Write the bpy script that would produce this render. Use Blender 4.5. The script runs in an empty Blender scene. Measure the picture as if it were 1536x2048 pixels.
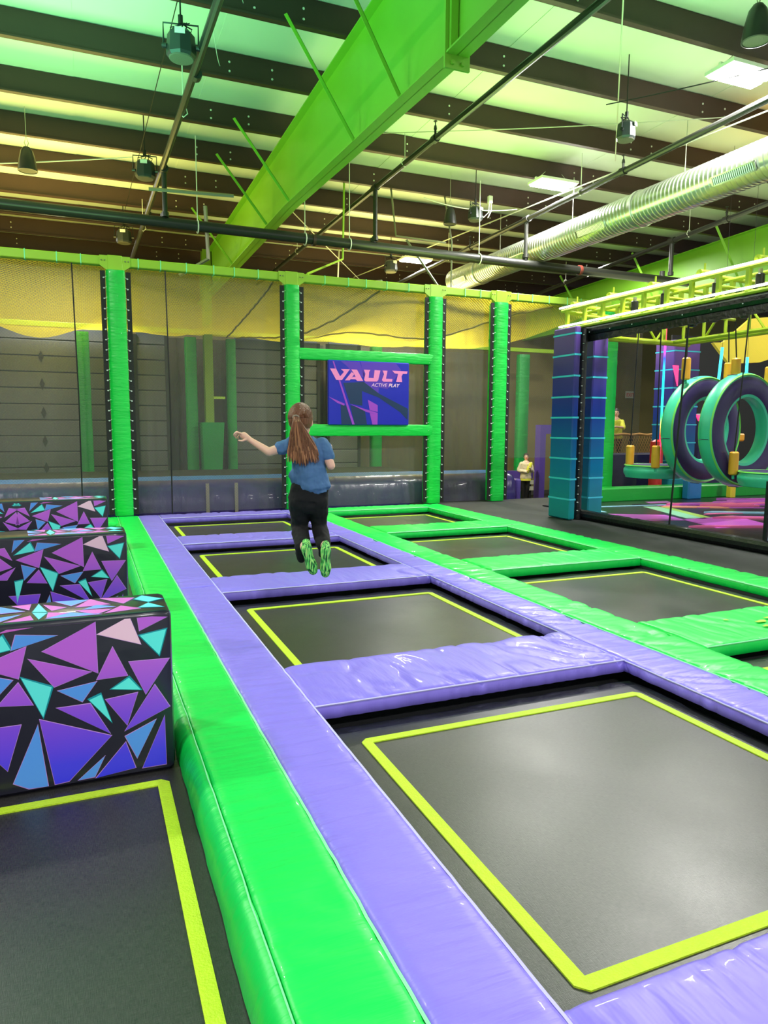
import bpy, bmesh, math, random
from mathutils import Vector, Matrix, noise

# ---------------------------------------------------------------- camera, world, light
scn = bpy.context.scene
COL = scn.collection
CAMH = 1.55
cam_data = bpy.data.cameras.new('camera')
cam = bpy.data.objects.new('camera', cam_data)
COL.objects.link(cam)
cam_data.sensor_fit = 'VERTICAL'
cam_data.sensor_height = 36.0
cam_data.lens = 36.0 * 1419.0 / 2048.0
cam_data.clip_start = 0.05
cam_data.clip_end = 200
scn.camera = cam
RX = [[0.922954, -0.040996, 0.382721], [-0.384876, -0.111699, 0.916185], [0.005189, -0.992896, -0.118871]]
cam.matrix_world = Matrix(((RX[0][0], -RX[0][1], -RX[0][2], 0), (RX[1][0], -RX[1][1], -RX[1][2], 0), (RX[2][0], -RX[2][1], -RX[2][2], CAMH), (0, 0, 0, 1)))

world = bpy.data.worlds.new('hall_world')
scn.world = world
world.use_nodes = True
world.node_tree.nodes['Background'].inputs[0].default_value = (0.80, 0.90, 0.86, 1)
world.node_tree.nodes['Background'].inputs[1].default_value = 0.55
scn.view_settings.view_transform = 'Standard'
scn.view_settings.look = 'None'
scn.view_settings.exposure = 0.55
scn.view_settings.gamma = 1.0
scn.view_settings.use_curve_mapping = False

def area(name, loc, size, sizey, power, col=(1, 1, 1), rot=(0, 0, 0), spread=math.pi):
    l = bpy.data.lights.new(name, 'AREA')
    l.shape = 'RECTANGLE'; l.size = size; l.size_y = sizey; l.energy = power; l.color = col; l.spread = spread
    o = bpy.data.objects.new(name, l); COL.objects.link(o); o.location = loc; o.rotation_euler = rot
    return o
# high-bay lamps of the hall (three of them are in the picture, the others hang outside it)
LAMPS = [(8.74, 7.9, 6.5, True), (9.03, 12.72, 6.5, True), (9.2, 19.7, 6.45, True)]
HIDDEN = [(-3.6, 1.5, 170), (-3.8, 8.0, 300), (1.0, 0.2, 45), (6.4, 1.2, 75), (1.2, -5.0, 330), (8.0, -5.0, 230), (-4.6, 15.0, 330)]
for x, y, z, v in LAMPS:
    area('high_bay_light', (x, y, z - 0.07), 0.85, 0.42, 380, (1, 0.98, 0.93))
for x, y, e in HIDDEN:
    area('high_bay_light', (x, y, 6.4), 0.85, 0.42, e, (1, 0.98, 0.95))
for x, y in ((13.5, 6.0), (14.0, 17.0), (-0.5, 21.5), (19, 12)):
    area('high_bay_light', (x, y, 6.3), 0.85, 0.42, 200, (1, 0.97, 0.9))
UP = (math.pi, 0, 0)
area('green_uplight', (-0.6, 7.6, 4.6), 3.0, 3.0, 200, (0.20, 1.0, 0.50), UP)
area('green_uplight', (-0.6, 11.2, 4.6), 3.0, 2.0, 100, (0.40, 1.0, 0.35), UP)
area('yellow_uplight', (-1.5, 16.5, 4.7), 5.0, 3.0, 290, (1.0, 0.85, 0.22), UP)
area('yellow_uplight', (7.5, 18.0, 4.7), 4.0, 3.5, 170, (1.0, 0.90, 0.32), UP)
area('lime_uplight', (6.3, 7.0, 4.4), 2.5, 3.0, 85, (0.40, 1.0, 0.42), UP)
area('lime_uplight', (6.6, 11.6, 4.6), 2.5, 3.0, 100, (0.68, 1.0, 0.28), UP)
area('pale_uplight', (12.5, 12.0, 4.6), 3.0, 5.0, 62, (0.85, 1.0, 0.50), UP)
area('orange_uplight', (12.3, 9.3, 5.6), 0.8, 0.5, 22, (1.0, 0.45, 0.05), UP)

# ---------------------------------------------------------------- helpers
def lin(c):
    c = c / 255.0
    return c / 12.92 if c <= 0.04045 else ((c + 0.055) / 1.055) ** 2.4
def rgb(r, g, b):
    return (lin(r), lin(g), lin(b), 1)
MATS = {}
def mat(name, col, rough=0.5, metal=0.0, bump=0.0, bscale=20.0, stretch=(1, 1, 1), coat=0.0, emit=None, estr=0.0, vary=0.0, vscale=2.0, spec=0.5, sheen=0.0, detail=2.0):
    m = bpy.data.materials.new(name); m.use_nodes = True
    nt = m.node_tree; n = nt.nodes; p = n['Principled BSDF']
    p.inputs['Base Color'].default_value = col
    p.inputs['Roughness'].default_value = rough
    p.inputs['Metallic'].default_value = metal
    p.inputs['Coat Weight'].default_value = coat
    p.inputs['Specular IOR Level'].default_value = spec
    if sheen: p.inputs['Sheen Weight'].default_value = sheen
    if emit:
        p.inputs['Emission Color'].default_value = emit; p.inputs['Emission Strength'].default_value = estr
    tc = None
    if bump or vary:
        tc = n.new('ShaderNodeTexCoord'); mp = n.new('ShaderNodeMapping'); mp.inputs['Scale'].default_value = stretch
        nt.links.new(tc.outputs['Object'], mp.inputs['Vector'])
    if bump:
        t = n.new('ShaderNodeTexNoise'); t.inputs['Scale'].default_value = bscale; t.inputs['Detail'].default_value = detail
        nt.links.new(mp.outputs[0], t.inputs['Vector'])
        b = n.new('ShaderNodeBump'); b.inputs['Strength'].default_value = bump; b.inputs['Distance'].default_value = 0.02
        nt.links.new(t.outputs[0], b.inputs['Height']); nt.links.new(b.outputs[0], p.inputs['Normal'])
    if vary:
        t = n.new('ShaderNodeTexNoise'); t.inputs['Scale'].default_value = vscale; t.inputs['Detail'].default_value = 4
        nt.links.new(mp.outputs[0], t.inputs['Vector'])
        mx = n.new('ShaderNodeMix'); mx.data_type = 'RGBA'
        mx.inputs[6].default_value = tuple(c * (1 - vary) for c in col[:3]) + (1,)
        mx.inputs[7].default_value = tuple(min(1, c * (1 + vary)) for c in col[:3]) + (1,)
        nt.links.new(t.outputs[0], mx.inputs[0]); nt.links.new(mx.outputs[2], p.inputs['Base Color'])
    MATS[name] = m
    return m

class MB:
    def __init__(s): s.v = []; s.f = []; s.mi = []; s.cur = 0
    def add(s, vs, fs):
        o = len(s.v); s.v.extend([tuple(q) for q in vs])
        for f in fs: s.f.append(tuple(i + o for i in f)); s.mi.append(s.cur)
        return s
    def box(s, x0, x1, y0, y1, z0, z1):
        return s.add([(x0, y0, z0), (x1, y0, z0), (x1, y1, z0), (x0, y1, z0), (x0, y0, z1), (x1, y0, z1), (x1, y1, z1), (x0, y1, z1)],
                     [(0, 3, 2, 1), (4, 5, 6, 7), (0, 1, 5, 4), (1, 2, 6, 5), (2, 3, 7, 6), (3, 0, 4, 7)])
    def rbox(s, x0, x1, y0, y1, z0, z1, b=0.02):
        c = ((x0 + x1) / 2, (y0 + y1) / 2, (z0 + z1) / 2); h = ((x1 - x0) / 2, (y1 - y0) / 2, (z1 - z0) / 2)
        b = min(b, min(h) * 0.9); idx = {}; vs = []
        for sx in (-1, 1):
            for sy in (-1, 1):
                for sz in (-1, 1):
                    sg = (sx, sy, sz)
                    for a in range(3):
                        p = [c[k] + sg[k] * (h[k] - (0 if k == a else b)) for k in range(3)]
                        idx[(sx, sy, sz, a)] = len(vs); vs.append(p)
        fs = []
        for a in range(3):
            u, w = [k for k in range(3) if k != a]
            for sa in (-1, 1):
                q = []
                for su, sw in ((-1, -1), (1, -1), (1, 1), (-1, 1)):
                    g = [0, 0, 0]; g[a] = sa; g[u] = su; g[w] = sw; q.append(idx[(g[0], g[1], g[2], a)])
                fs.append(q)
        for a in range(3):
            u, w = [k for k in range(3) if k != a]
            for su in (-1, 1):
                for sw in (-1, 1):
                    g1 = [0, 0, 0]; g1[a] = -1; g1[u] = su; g1[w] = sw
                    g2 = list(g1); g2[a] = 1
                    fs.append([idx[tuple(g1) + (u,)], idx[tuple(g2) + (u,)], idx[tuple(g2) + (w,)], idx[tuple(g1) + (w,)]])
        for sx in (-1, 1):
            for sy in (-1, 1):
                for sz in (-1, 1):
                    fs.append([idx[(sx, sy, sz, 0)], idx[(sx, sy, sz, 1)], idx[(sx, sy, sz, 2)]])
        cc = Vector(c); out = []
        for f in fs:
            a, b_, d = Vector(vs[f[0]]), Vector(vs[f[1]]), Vector(vs[f[2]])
            nrm = (b_ - a).cross(d - a)
            m = sum((Vector(vs[i]) for i in f), Vector()) / len(f)
            out.append(f if nrm.dot(m - cc) > 0 else f[::-1])
        return s.add(vs, out)
    def tube(s, pts, r, n=8, cap=True, flat=None):
        pts = [Vector(p) for p in pts]; rs = r if isinstance(r, (list, tuple)) else [r] * len(pts)
        base = len(s.v); up = None; rings = []
        for i, p in enumerate(pts):
            t = (pts[min(i + 1, len(pts) - 1)] - pts[max(i - 1, 0)]).normalized()
            if up is None:
                up = Vector((0, 0, 1)) if abs(t.z) < 0.9 else Vector((0, 1, 0))
            a = (up - t * up.dot(t)).normalized(); up = a; b = t.cross(a)
            k = rs[i] if not isinstance(rs[i], (tuple, list)) else None
            ra, rb = (k, k) if k is not None else rs[i]
            rings.append([p + a * (ra * math.cos(2 * math.pi * j / n)) + b * (rb * math.sin(2 * math.pi * j / n)) for j in range(n)])
        vs = [q for rg in rings for q in rg]; fs = []
        for i in range(len(pts) - 1):
            for j in range(n):
                k = (j + 1) % n
                fs.append((i * n + j, i * n + k, (i + 1) * n + k, (i + 1) * n + j))
        if cap:
            fs.append(tuple(range(n))[::-1]); fs.append(tuple((len(pts) - 1) * n + j for j in range(n)))
        return s.add(vs, fs)
    def capsule(s, p0, p1, r0, r1, n=12):
        p0, p1 = Vector(p0), Vector(p1); t = (p1 - p0); L = t.length or 1e-4; t = t / L
        pts = []; rs = []
        for k in range(5):
            a = math.pi / 2 * k / 4; pts.append(p0 - t * (r0 * math.cos(a))); rs.append(max(r0 * math.sin(a), r0 * 0.03))
        for k in range(5):
            a = math.pi / 2 * k / 4; pts.append(p1 + t * (r1 * math.sin(a))); rs.append(max(r1 * math.cos(a), r1 * 0.03))
        return s.tube(pts, rs, n)
    def lathe(s, prof, n=24, org=(0, 0, 0), ax='z', closed=False):
        vs = []; fs = []
        for r, h in prof:
            for j in range(n):
                a = 2 * math.pi * j / n; c, d = r * math.cos(a), r * math.sin(a)
                q = (c, d, h) if ax == 'z' else ((c, h, d) if ax == 'y' else (h, c, d))
                vs.append((q[0] + org[0], q[1] + org[1], q[2] + org[2]))
        m = len(prof)
        for i in range(m if closed else m - 1):
            for j in range(n):
                k = (j + 1) % n; i2 = (i + 1) % m
                fs.append((i * n + j, i * n + k, i2 * n + k, i2 * n + j))
        return s.add(vs, fs)
    def ell(s, c, r, n=16, m=10):
        vs = []; fs = []
        for i in range(m + 1):
            a = math.pi * i / m
            for j in range(n):
                b = 2 * math.pi * j / n
                vs.append((c[0] + r[0] * math.sin(a) * math.cos(b), c[1] + r[1] * math.sin(a) * math.sin(b), c[2] + r[2] * math.cos(a)))
        for i in range(m):
            for j in range(n):
                k = (j + 1) % n; fs.append((i * n + j, (i + 1) * n + j, (i + 1) * n + k, i * n + k))
        return s.add(vs, fs)
    def prism(s, poly, fn, h0, h1):
        n = len(poly); vs = [fn(a, b, h0) for a, b in poly] + [fn(a, b, h1) for a, b in poly]
        return s.add(vs, [tuple(range(n)), tuple(range(2 * n - 1, n - 1, -1))] + [(i, i + n, (i + 1) % n + n, (i + 1) % n) for i in range(n)])
    def build(s, name, m, parent=None, smooth=35, fix=False, loc=None):
        me = bpy.data.meshes.new(name)
        me.from_pydata(s.v, [], s.f)
        ms = m if isinstance(m, (list, tuple)) else [m]
        for q in ms: me.materials.append(q)
        if len(ms) > 1: me.polygons.foreach_set('material_index', s.mi)
        if fix:
            bm = bmesh.new(); bm.from_mesh(me); bmesh.ops.recalc_face_normals(bm, faces=bm.faces); bm.to_mesh(me); bm.free()
        if smooth:
            me.polygons.foreach_set('use_smooth', [True] * len(me.polygons))
            me.set_sharp_from_angle(angle=math.radians(smooth))
        me.update()
        o = bpy.data.objects.new(name, me); COL.objects.link(o)
        if parent: o.parent = parent
        if loc: o.location = loc
        return o

def thing(name, label, cat, loc=(0, 0, 0), rz=0, group=None):
    o = bpy.data.objects.new(name, None); COL.objects.link(o); o.empty_display_size = 0.1
    o.location = loc; o.rotation_euler = (0, 0, rz); o['label'] = label; o['category'] = cat
    if group: o['group'] = group
    return o
def tag(o, label, cat, group=None):
    o['label'] = label; o['category'] = cat
    if group: o['group'] = group
    return o
def struct(o, label=None):
    o['kind'] = 'structure'
    if label: o['label'] = label; 
    return o
def copy_tree(o, parent=None):
    c = o.copy(); COL.objects.link(c)
    if parent: c.parent = parent
    for ch in list(o.children): copy_tree(ch, c)
    return c
def share(o, name, parent, loc):
    c = bpy.data.objects.new(name, o.data); COL.objects.link(c); c.parent = parent; c.location = loc
    return c
def remesh(o, vox, sm=4):
    r = o.modifiers.new('remesh', 'REMESH'); r.mode = 'VOXEL'; r.voxel_size = vox; r.use_smooth_shade = True
    s_ = o.modifiers.new('smooth', 'SMOOTH'); s_.factor = 0.6; s_.iterations = sm
    return o

# ---------------------------------------------------------------- materials
def vinyl(name, c, **k):
    d = dict(rough=0.42, bump=0.22, bscale=9, coat=0.08); d.update(k)
    return mat(name, c, **d)
GREEN = rgb(0, 218, 84); PURPLE = rgb(138, 120, 234)
M_green = vinyl('green_vinyl', GREEN)
M_purple = vinyl('purple_vinyl', PURPLE)
M_green_s = vinyl('green_strip_vinyl', GREEN, bump=0.6, bscale=2.6, stretch=(0.8, 5.5, 1), detail=4)
M_purple_s = vinyl('purple_strip_vinyl', PURPLE, bump=0.6, bscale=2.6, stretch=(0.8, 5.5, 1), detail=4)
M_green_c = vinyl('green_crossing_vinyl', GREEN, bump=0.6, bscale=2.2, stretch=(4.5, 0.9, 1), detail=3)
M_purple_c = vinyl('purple_crossing_vinyl', PURPLE, bump=0.6, bscale=2.2, stretch=(4.5, 0.9, 1), detail=3)
M_post = vinyl('green_post_vinyl', rgb(10, 205, 72), bump=0.4, bscale=5, stretch=(1, 1, 5))
M_piping_g = mat('pale_green_piping', rgb(150, 255, 185), 0.5)
M_piping_p = mat('pale_violet_piping', rgb(205, 198, 255), 0.5)
M_lime = mat('lime_webbing', rgb(196, 232, 40), 0.6, bump=0.3, bscale=120, vary=0.12, vscale=30)
M_black = mat('black_vinyl', rgb(20, 20, 24), 0.35, bump=0.5, bscale=14)
M_blackmat = mat('black_fabric', rgb(22, 22, 22), 0.7, bump=0.3, bscale=60)
M_deck = mat('dark_deck_carpet', rgb(42, 43, 46), 0.7, bump=0.3, bscale=150, vary=0.25, vscale=1.2)
M_lpaint = mat('lime_painted_steel', rgb(168, 212, 52), 0.4)
M_ypaint = mat('yellow_green_painted_steel', rgb(176, 196, 44), 0.45)
M_rafter = mat('green_painted_rafter', rgb(134, 200, 56), 0.45, vary=0.06, vscale=1.5)
M_brown = mat('dark_brown_steel', rgb(62, 38, 34), 0.5, vary=0.15, vscale=3)
M_roof = mat('white_roof_liner', rgb(214, 224, 205), 0.75, bump=0.15, bscale=3, vary=0.05, vscale=1.0)
M_pipe = mat('black_steel_pipe', rgb(48, 48, 46), 0.35, metal=0.35)
M_white = mat('white_paint', rgb(225, 225, 215), 0.5)
M_cable = mat('pale_cable', rgb(190, 190, 170), 0.5)
M_dcable = mat('black_cable', rgb(14, 14, 14), 0.6)
M_galv = mat('galvanised_steel', rgb(205, 208, 202), 0.28, metal=0.85, vary=0.06, vscale=8)
M_grey = mat('grey_steel_channel', rgb(150, 150, 130), 0.4, metal=0.6)
M_dot = mat('white_lacing', rgb(215, 220, 220), 0.5)
M_speaker = mat('black_speaker_shell', rgb(34, 34, 36), 0.4)
M_grille = mat('grey_grille', rgb(90, 86, 74), 0.7, bump=0.6, bscale=200)
M_spot = mat('black_lamp_housing', rgb(38, 44, 46), 0.4)
M_led = mat('white_light_tube', (1, 1, 1, 1), 0.5, emit=(0.92, 1.0, 0.97, 1), estr=2.6)
M_lamp = mat('lit_lamp_panel', (1, 1, 1, 1), 0.5, emit=(1.0, 0.98, 0.94, 1), estr=14)
M_tealv = vinyl('turquoise_vinyl', rgb(62, 196, 158), bump=0.15)
M_edge_l = mat('lime_piping', rgb(120, 215, 90), 0.45)
M_dpurple = vinyl('dark_purple_vinyl', rgb(52, 38, 92), rough=0.45, bump=0.15)
M_mpurple = vinyl('violet_vinyl', rgb(92, 70, 160), rough=0.4)
M_orange = vinyl('orange_foam_vinyl', rgb(240, 172, 44), rough=0.45)
M_cyan = mat('cyan_welt', rgb(70, 200, 232), 0.4)
M_bluev = vinyl('blue_vinyl', rgb(34, 120, 190), rough=0.4)
M_redv = vinyl('red_vinyl', rgb(205, 40, 44), rough=0.4)
M_yellowv = vinyl('yellow_vinyl', rgb(240, 214, 60), rough=0.45)
M_slat = mat('charcoal_slat', rgb(100, 104, 112), 0.75, vary=0.12, vscale=1.2)
M_slatdark = mat('black_panel', rgb(34, 34, 34), 0.7)
M_wall = mat('olive_painted_wall', rgb(128, 118, 70), 0.8, vary=0.06, vscale=0.6)
M_bag = vinyl('dark_purple_inflatable', rgb(48, 30, 104), rough=0.3, bump=0.5, bscale=3, stretch=(3, 1, 1), coat=0.3)
M_bagtop = vinyl('blue_inflatable_top', rgb(40, 112, 200), rough=0.4, bump=0.5, bscale=6, stretch=(4, 1, 1))
M_strap = mat('beige_strap', rgb(150, 138, 122), 0.7)

def ramp_mat(name, stops, axis=2, rough=0.35, coord='Object'):
    m = bpy.data.materials.new(name); m.use_nodes = True; nt = m.node_tree; n = nt.nodes; p = n['Principled BSDF']
    tc = n.new('ShaderNodeTexCoord') if coord == 'Object' else n.new('ShaderNodeNewGeometry')
    sp = n.new('ShaderNodeSeparateXYZ'); nt.links.new(tc.outputs['Object' if coord == 'Object' else 'Position'], sp.inputs[0])
    mr = n.new('ShaderNodeMapRange'); mr.inputs[1].default_value = stops[0][0]; mr.inputs[2].default_value = stops[-1][0]
    nt.links.new(sp.outputs[axis], mr.inputs[0])
    cr = n.new('ShaderNodeValToRGB'); e = cr.color_ramp.elements
    lo, hi = stops[0][0], stops[-1][0]
    for i, (q, c) in enumerate(stops):
        t = (q - lo) / (hi - lo)
        if i == 0: e[0].position = 0; e[0].color = c
        elif i == len(stops) - 1: e[-1].position = 1; e[-1].color = c
        else:
            k = e.new(t); k.color = c
    nt.links.new(mr.outputs[0], cr.inputs[0]); nt.links.new(cr.outputs[0], p.inputs['Base Color'])
    p.inputs['Roughness'].default_value = rough
    return m, cr, p, nt
M_pillar = ramp_mat('purple_to_teal_vinyl', [(0, rgb(20, 140, 150)), (0.9, rgb(0, 112, 170)), (1.8, rgb(22, 52, 150)), (2.6, rgb(62, 44, 130)), (3.3, rgb(110, 76, 160))], coord='Geo')[0]
M_print = ramp_mat('printed_violet_gradient', [(-0.12, rgb(32, 48, 255)), (0.12, rgb(76, 66, 250)), (0.32, rgb(134, 76, 240)), (0.62, rgb(200, 100, 232))], rough=0.4)[0]
M_pink = mat('printed_pink', rgb(255, 205, 236), 0.4)
M_pcyan = mat('printed_cyan', rgb(100, 245, 245), 0.4)
M_pglow = mat('printed_teal_edge', rgb(0, 150, 168), 0.4)
M_sky = mat('printed_sky_blue', rgb(90, 158, 252), 0.4)
M_orchid = mat('printed_orchid', rgb(214, 100, 212), 0.4)
M_outline = mat('printed_lilac_outline', rgb(196, 140, 226), 0.4)
M_blockv = mat('black_block_vinyl', rgb(26, 24, 44), 0.28, bump=0.2, bscale=6, coat=0.2)

def net_mat(name, col, density, scale, mesh=0.5, rough=0.6, folds=0.0, gloss=0.3, trans=0.0, dens_v=0.0):
    """net: diamond holes cut by two crossed waves, evened out by a base density"""
    m = bpy.data.materials.new(name); m.use_nodes = True; nt = m.node_tree; n = nt.nodes; L = nt.links
    p = n['Principled BSDF']; p.inputs['Base Color'].default_value = col; p.inputs['Roughness'].default_value = rough
    p.inputs['Specular IOR Level'].default_value = gloss
    tc = n.new('ShaderNodeTexCoord'); sp = n.new('ShaderNodeSeparateXYZ'); L.new(tc.outputs['UV'], sp.inputs[0])
    def math_(op, a, b=None):
        q = n.new('ShaderNodeMath'); q.operation = op
        for i, w in enumerate((a, b)):
            if w is None: continue
            if isinstance(w, (int, float)): q.inputs[i].default_value = w
            else: L.new(w, q.inputs[i])
        return q.outputs[0]
    u, v = sp.outputs[0], sp.outputs[1]
    k = math.pi / scale
    a = math_('ABSOLUTE', math_('SINE', math_('MULTIPLY', math_('ADD', u, v), k)))
    b = math_('ABSOLUTE', math_('SINE', math_('MULTIPLY', math_('SUBTRACT', u, v), k)))
    mn = math_('MINIMUM', a, b)
    line = math_('LESS_THAN', mn, 0.36)
    al = math_('ADD', math_('MULTIPLY', line, mesh), density)
    if dens_v: al = math_('ADD', al, math_('MULTIPLY', math_('POWER', math_('DIVIDE', v, 9.0), 0.8), dens_v))
    if folds:
        mp = n.new('ShaderNodeMapping'); mp.inputs['Scale'].default_value = (2.2, 0.35, 1); L.new(tc.outputs['UV'], mp.inputs[0])
        t = n.new('ShaderNodeTexNoise'); t.inputs['Scale'].default_value = 1.6; t.inputs['Detail'].default_value = 5; L.new(mp.outputs[0], t.inputs[0])
        al = math_('ADD', al, math_('MULTIPLY', math_('SUBTRACT', t.outputs[0], 0.5), folds))
    tr = n.new('ShaderNodeBsdfTransparent'); mx = n.new('ShaderNodeMixShader')
    body = p.outputs[0]
    if trans:
        tl_ = n.new('ShaderNodeBsdfTranslucent'); tl_.inputs[0].default_value = col; m2 = n.new('ShaderNodeMixShader'); m2.inputs[0].default_value = trans
        L.new(p.outputs[0], m2.inputs[1]); L.new(tl_.outputs[0], m2.inputs[2]); body = m2.outputs[0]
    L.new(al, mx.inputs[0]); L.new(tr.outputs[0], mx.inputs[1]); L.new(body, mx.inputs[2])
    L.new(mx.outputs[0], n['Material Output'].inputs[0])
    return m
M_net = net_mat('dark_safety_net', rgb(124, 124, 120), 0.21, 0.05, 0.16, folds=0.18, gloss=0.6)
M_netfar = net_mat('far_dark_net', rgb(100, 100, 92), 0.18, 0.05, 0.12, folds=0.3, gloss=0.6)
M_netgrey = net_mat('smoky_curtain_net', rgb(96, 94, 82), 0.35, 0.05, 0.1, folds=0.7, gloss=0.8)
M_ynet = net_mat('yellow_net', rgb(244, 222, 60), 0.06, 0.075, 0.42, trans=0.75, dens_v=0.55)
M_netblack = net_mat('far_black_net', rgb(62, 60, 54), 0.72, 0.05, 0.1, folds=0.3)
M_fnet = net_mat('clear_black_net', rgb(30, 32, 34), 0.02, 0.03, 0.05)

def uvnet(name, fn, nu, nv, lu, lv, m, parent=None):
    """grid surface fn(s,t) with UVs in metres"""
    me = bpy.data.meshes.new(name); vs = [fn(i / nu, j / nv) for j in range(nv + 1) for i in range(nu + 1)]
    fs = [(j * (nu + 1) + i, j * (nu + 1) + i + 1, (j + 1) * (nu + 1) + i + 1, (j + 1) * (nu + 1) + i) for j in range(nv) for i in range(nu)]
    me.from_pydata(vs, [], fs); uv = me.uv_layers.new(name='UVMap'); k = 0
    for f in fs:
        for q in f:
            j, i = divmod(q, nu + 1); uv.data[k].uv = (i / nu * lu, j / nv * lv); k += 1
    me.materials.append(m); me.polygons.foreach_set('use_smooth', [True] * len(me.polygons))
    o = bpy.data.objects.new(name, me); COL.objects.link(o)
    if parent: o.parent = parent
    return o

# printed shapes of the blocks and of the sign, in metres
BLOCK_FRONT = [('pink', [(0.008, 0.579), (0.131, 0.677), (0.156, 0.677), (0.201, 0.509)]), ('grad', [(0.189, 0.683), (0.254, 0.678), (0.324, 0.632), (0.196, 0.576)]), ('cyan', [(0.197, 0.552), (0.318, 0.571), (0.283, 0.447)]), ('grad', [(-0.227, 0.523), (0.002, 0.641), (0.004, 0.392)]), ('sky', [(-0.353, 0.542), (-0.331, 0.612), (-0.161, 0.592)]), ('grad', [(-0.002, 0.36), (0.073, 0.511), (0.135, 0.363)]), ('grad', [(0.143, 0.429), (0.329, 0.424), (0.215, 0.258)]), ('grad', [(-0.286, 0.495), (-0.024, 0.401), (-0.184, 0.35)]), ('cyan', [(-0.319, 0.41), (-0.195, 0.35), (-0.237, 0.212)]), ('sky', [(-0.171, 0.329), (-0.003, 0.351), (-0.069, 0.262)]), ('cyan', [(0.062, 0.305), (0.141, 0.351), (0.192, 0.284)]), ('cyan', [(-0.039, 0.265), (0.014, 0.285), (0.055, 0.143)]), ('grad', [(-0.18, 0.247), (-0.035, 0.247), (0.048, 0.086)]), ('grad', [(0.033, 0.257), (0.178, 0.272), (0.125, 0.116)]), ('grad', [(0.113, 0.088), (0.257, 0.301), (0.324, 0.18)]), ('grad', [(-0.253, 0.203), (0.052, 0.075), (-0.141, -0.117), (-0.202, -0.122)]), ('sky', [(-0.261, 0.179), (-0.231, -0.125), (-0.312, -0.121), (-0.374, -0.085)]), ('sky', [(0.114, 0.061), (0.259, 0.124), (0.165, -0.059)]), ('grad', [(0.299, 0.137), (0.3, -0.113), (0.188, -0.113)]), ('grad', [(0.115, 0.032), (0.156, -0.106), (-0.024, -0.126)]), ('sky', [(0.02, -0.021), (-0.029, -0.117), (-0.102, -0.121)]), ('grad', [(-0.491, 0.481), (-0.292, 0.554), (-0.33, 0.408)]), ('grad', [(-0.421, 0.291), (-0.332, 0.39), (-0.276, 0.276)]), ('sky', [(-0.456, 0.439), (-0.353, 0.404), (-0.439, 0.314)]), ('cyan', [(-0.509, 0.304), (-0.447, 0.316), (-0.499, 0.127)]), ('cyan', [(-0.501, 0.522), (-0.385, 0.614), (-0.355, 0.547)]), ('sky', [(-0.518, 0.544), (-0.498, 0.655), (-0.426, 0.651)]), ('orchid', [(-0.403, 0.625), (-0.362, 0.664), (-0.261, 0.662), (-0.261, 0.648)]), ('sky', [(-0.215, 0.655), (-0.195, 0.672), (-0.045, 0.664), (-0.045, 0.657)]), ('grad', [(-0.671, 0.57), (-0.568, 0.581), (-0.519, 0.479)]), ('grad', [(-0.641, 0.534), (-0.522, 0.423), (-0.671, 0.38)]), ('cyan', [(-0.674, 0.655), (-0.606, 0.618), (-0.624, 0.609), (-0.677, 0.609)]), ('grad', [(-0.674, 0.33), (-0.499, 0.42), (-0.563, 0.324)]), ('grad', [(-0.555, 0.19), (-0.33, 0.19), (-0.395, -0.02)])]
BLOCK_TOP = [('sky', [(-0.208, 3.53), (-0.109, 3.612), (0.031, 3.53)]), ('cyan', [(-0.27, 3.688), (-0.253, 3.843), (-0.209, 3.664)]), ('cyan', [(-0.269, 3.665), (-0.208, 3.641), (-0.236, 3.53)]), ('orchid', [(-0.37, 3.837), (-0.289, 3.85), (-0.289, 3.732)]), ('orchid', [(-0.23, 3.816), (-0.126, 3.724), (-0.188, 3.682)]), ('orchid', [(-0.203, 3.547), (-0.201, 3.648), (-0.105, 3.601)]), ('sky', [(-0.181, 3.868), (-0.023, 3.85), (-0.104, 3.743)]), ('orchid', [(-0.084, 3.707), (-0.016, 3.858), (0.073, 3.715)]), ('sky', [(-0.053, 3.645), (0.013, 3.721), (0.097, 3.654)]), ('orchid', [(-0.085, 3.641), (0.077, 3.611), (0.005, 3.53)]), ('orchid', [(0.03, 3.859), (0.192, 3.814), (0.136, 3.708)]), ('orchid', [(0.046, 3.541), (0.123, 3.66), (0.208, 3.576)]), ('cyan', [(0.194, 3.776), (0.234, 3.844), (0.322, 3.744), (0.255, 3.697)]), ('cyan', [(0.203, 3.595), (0.253, 3.673), (0.313, 3.569)]), ('sky', [(-0.423, 3.841), (-0.308, 3.713), (-0.41, 3.705)]), ('sky', [(-0.402, 3.625), (-0.318, 3.653), (-0.394, 3.548)]), ('orchid', [(-0.377, 3.53), (-0.278, 3.616), (-0.26, 3.53)])]
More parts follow.
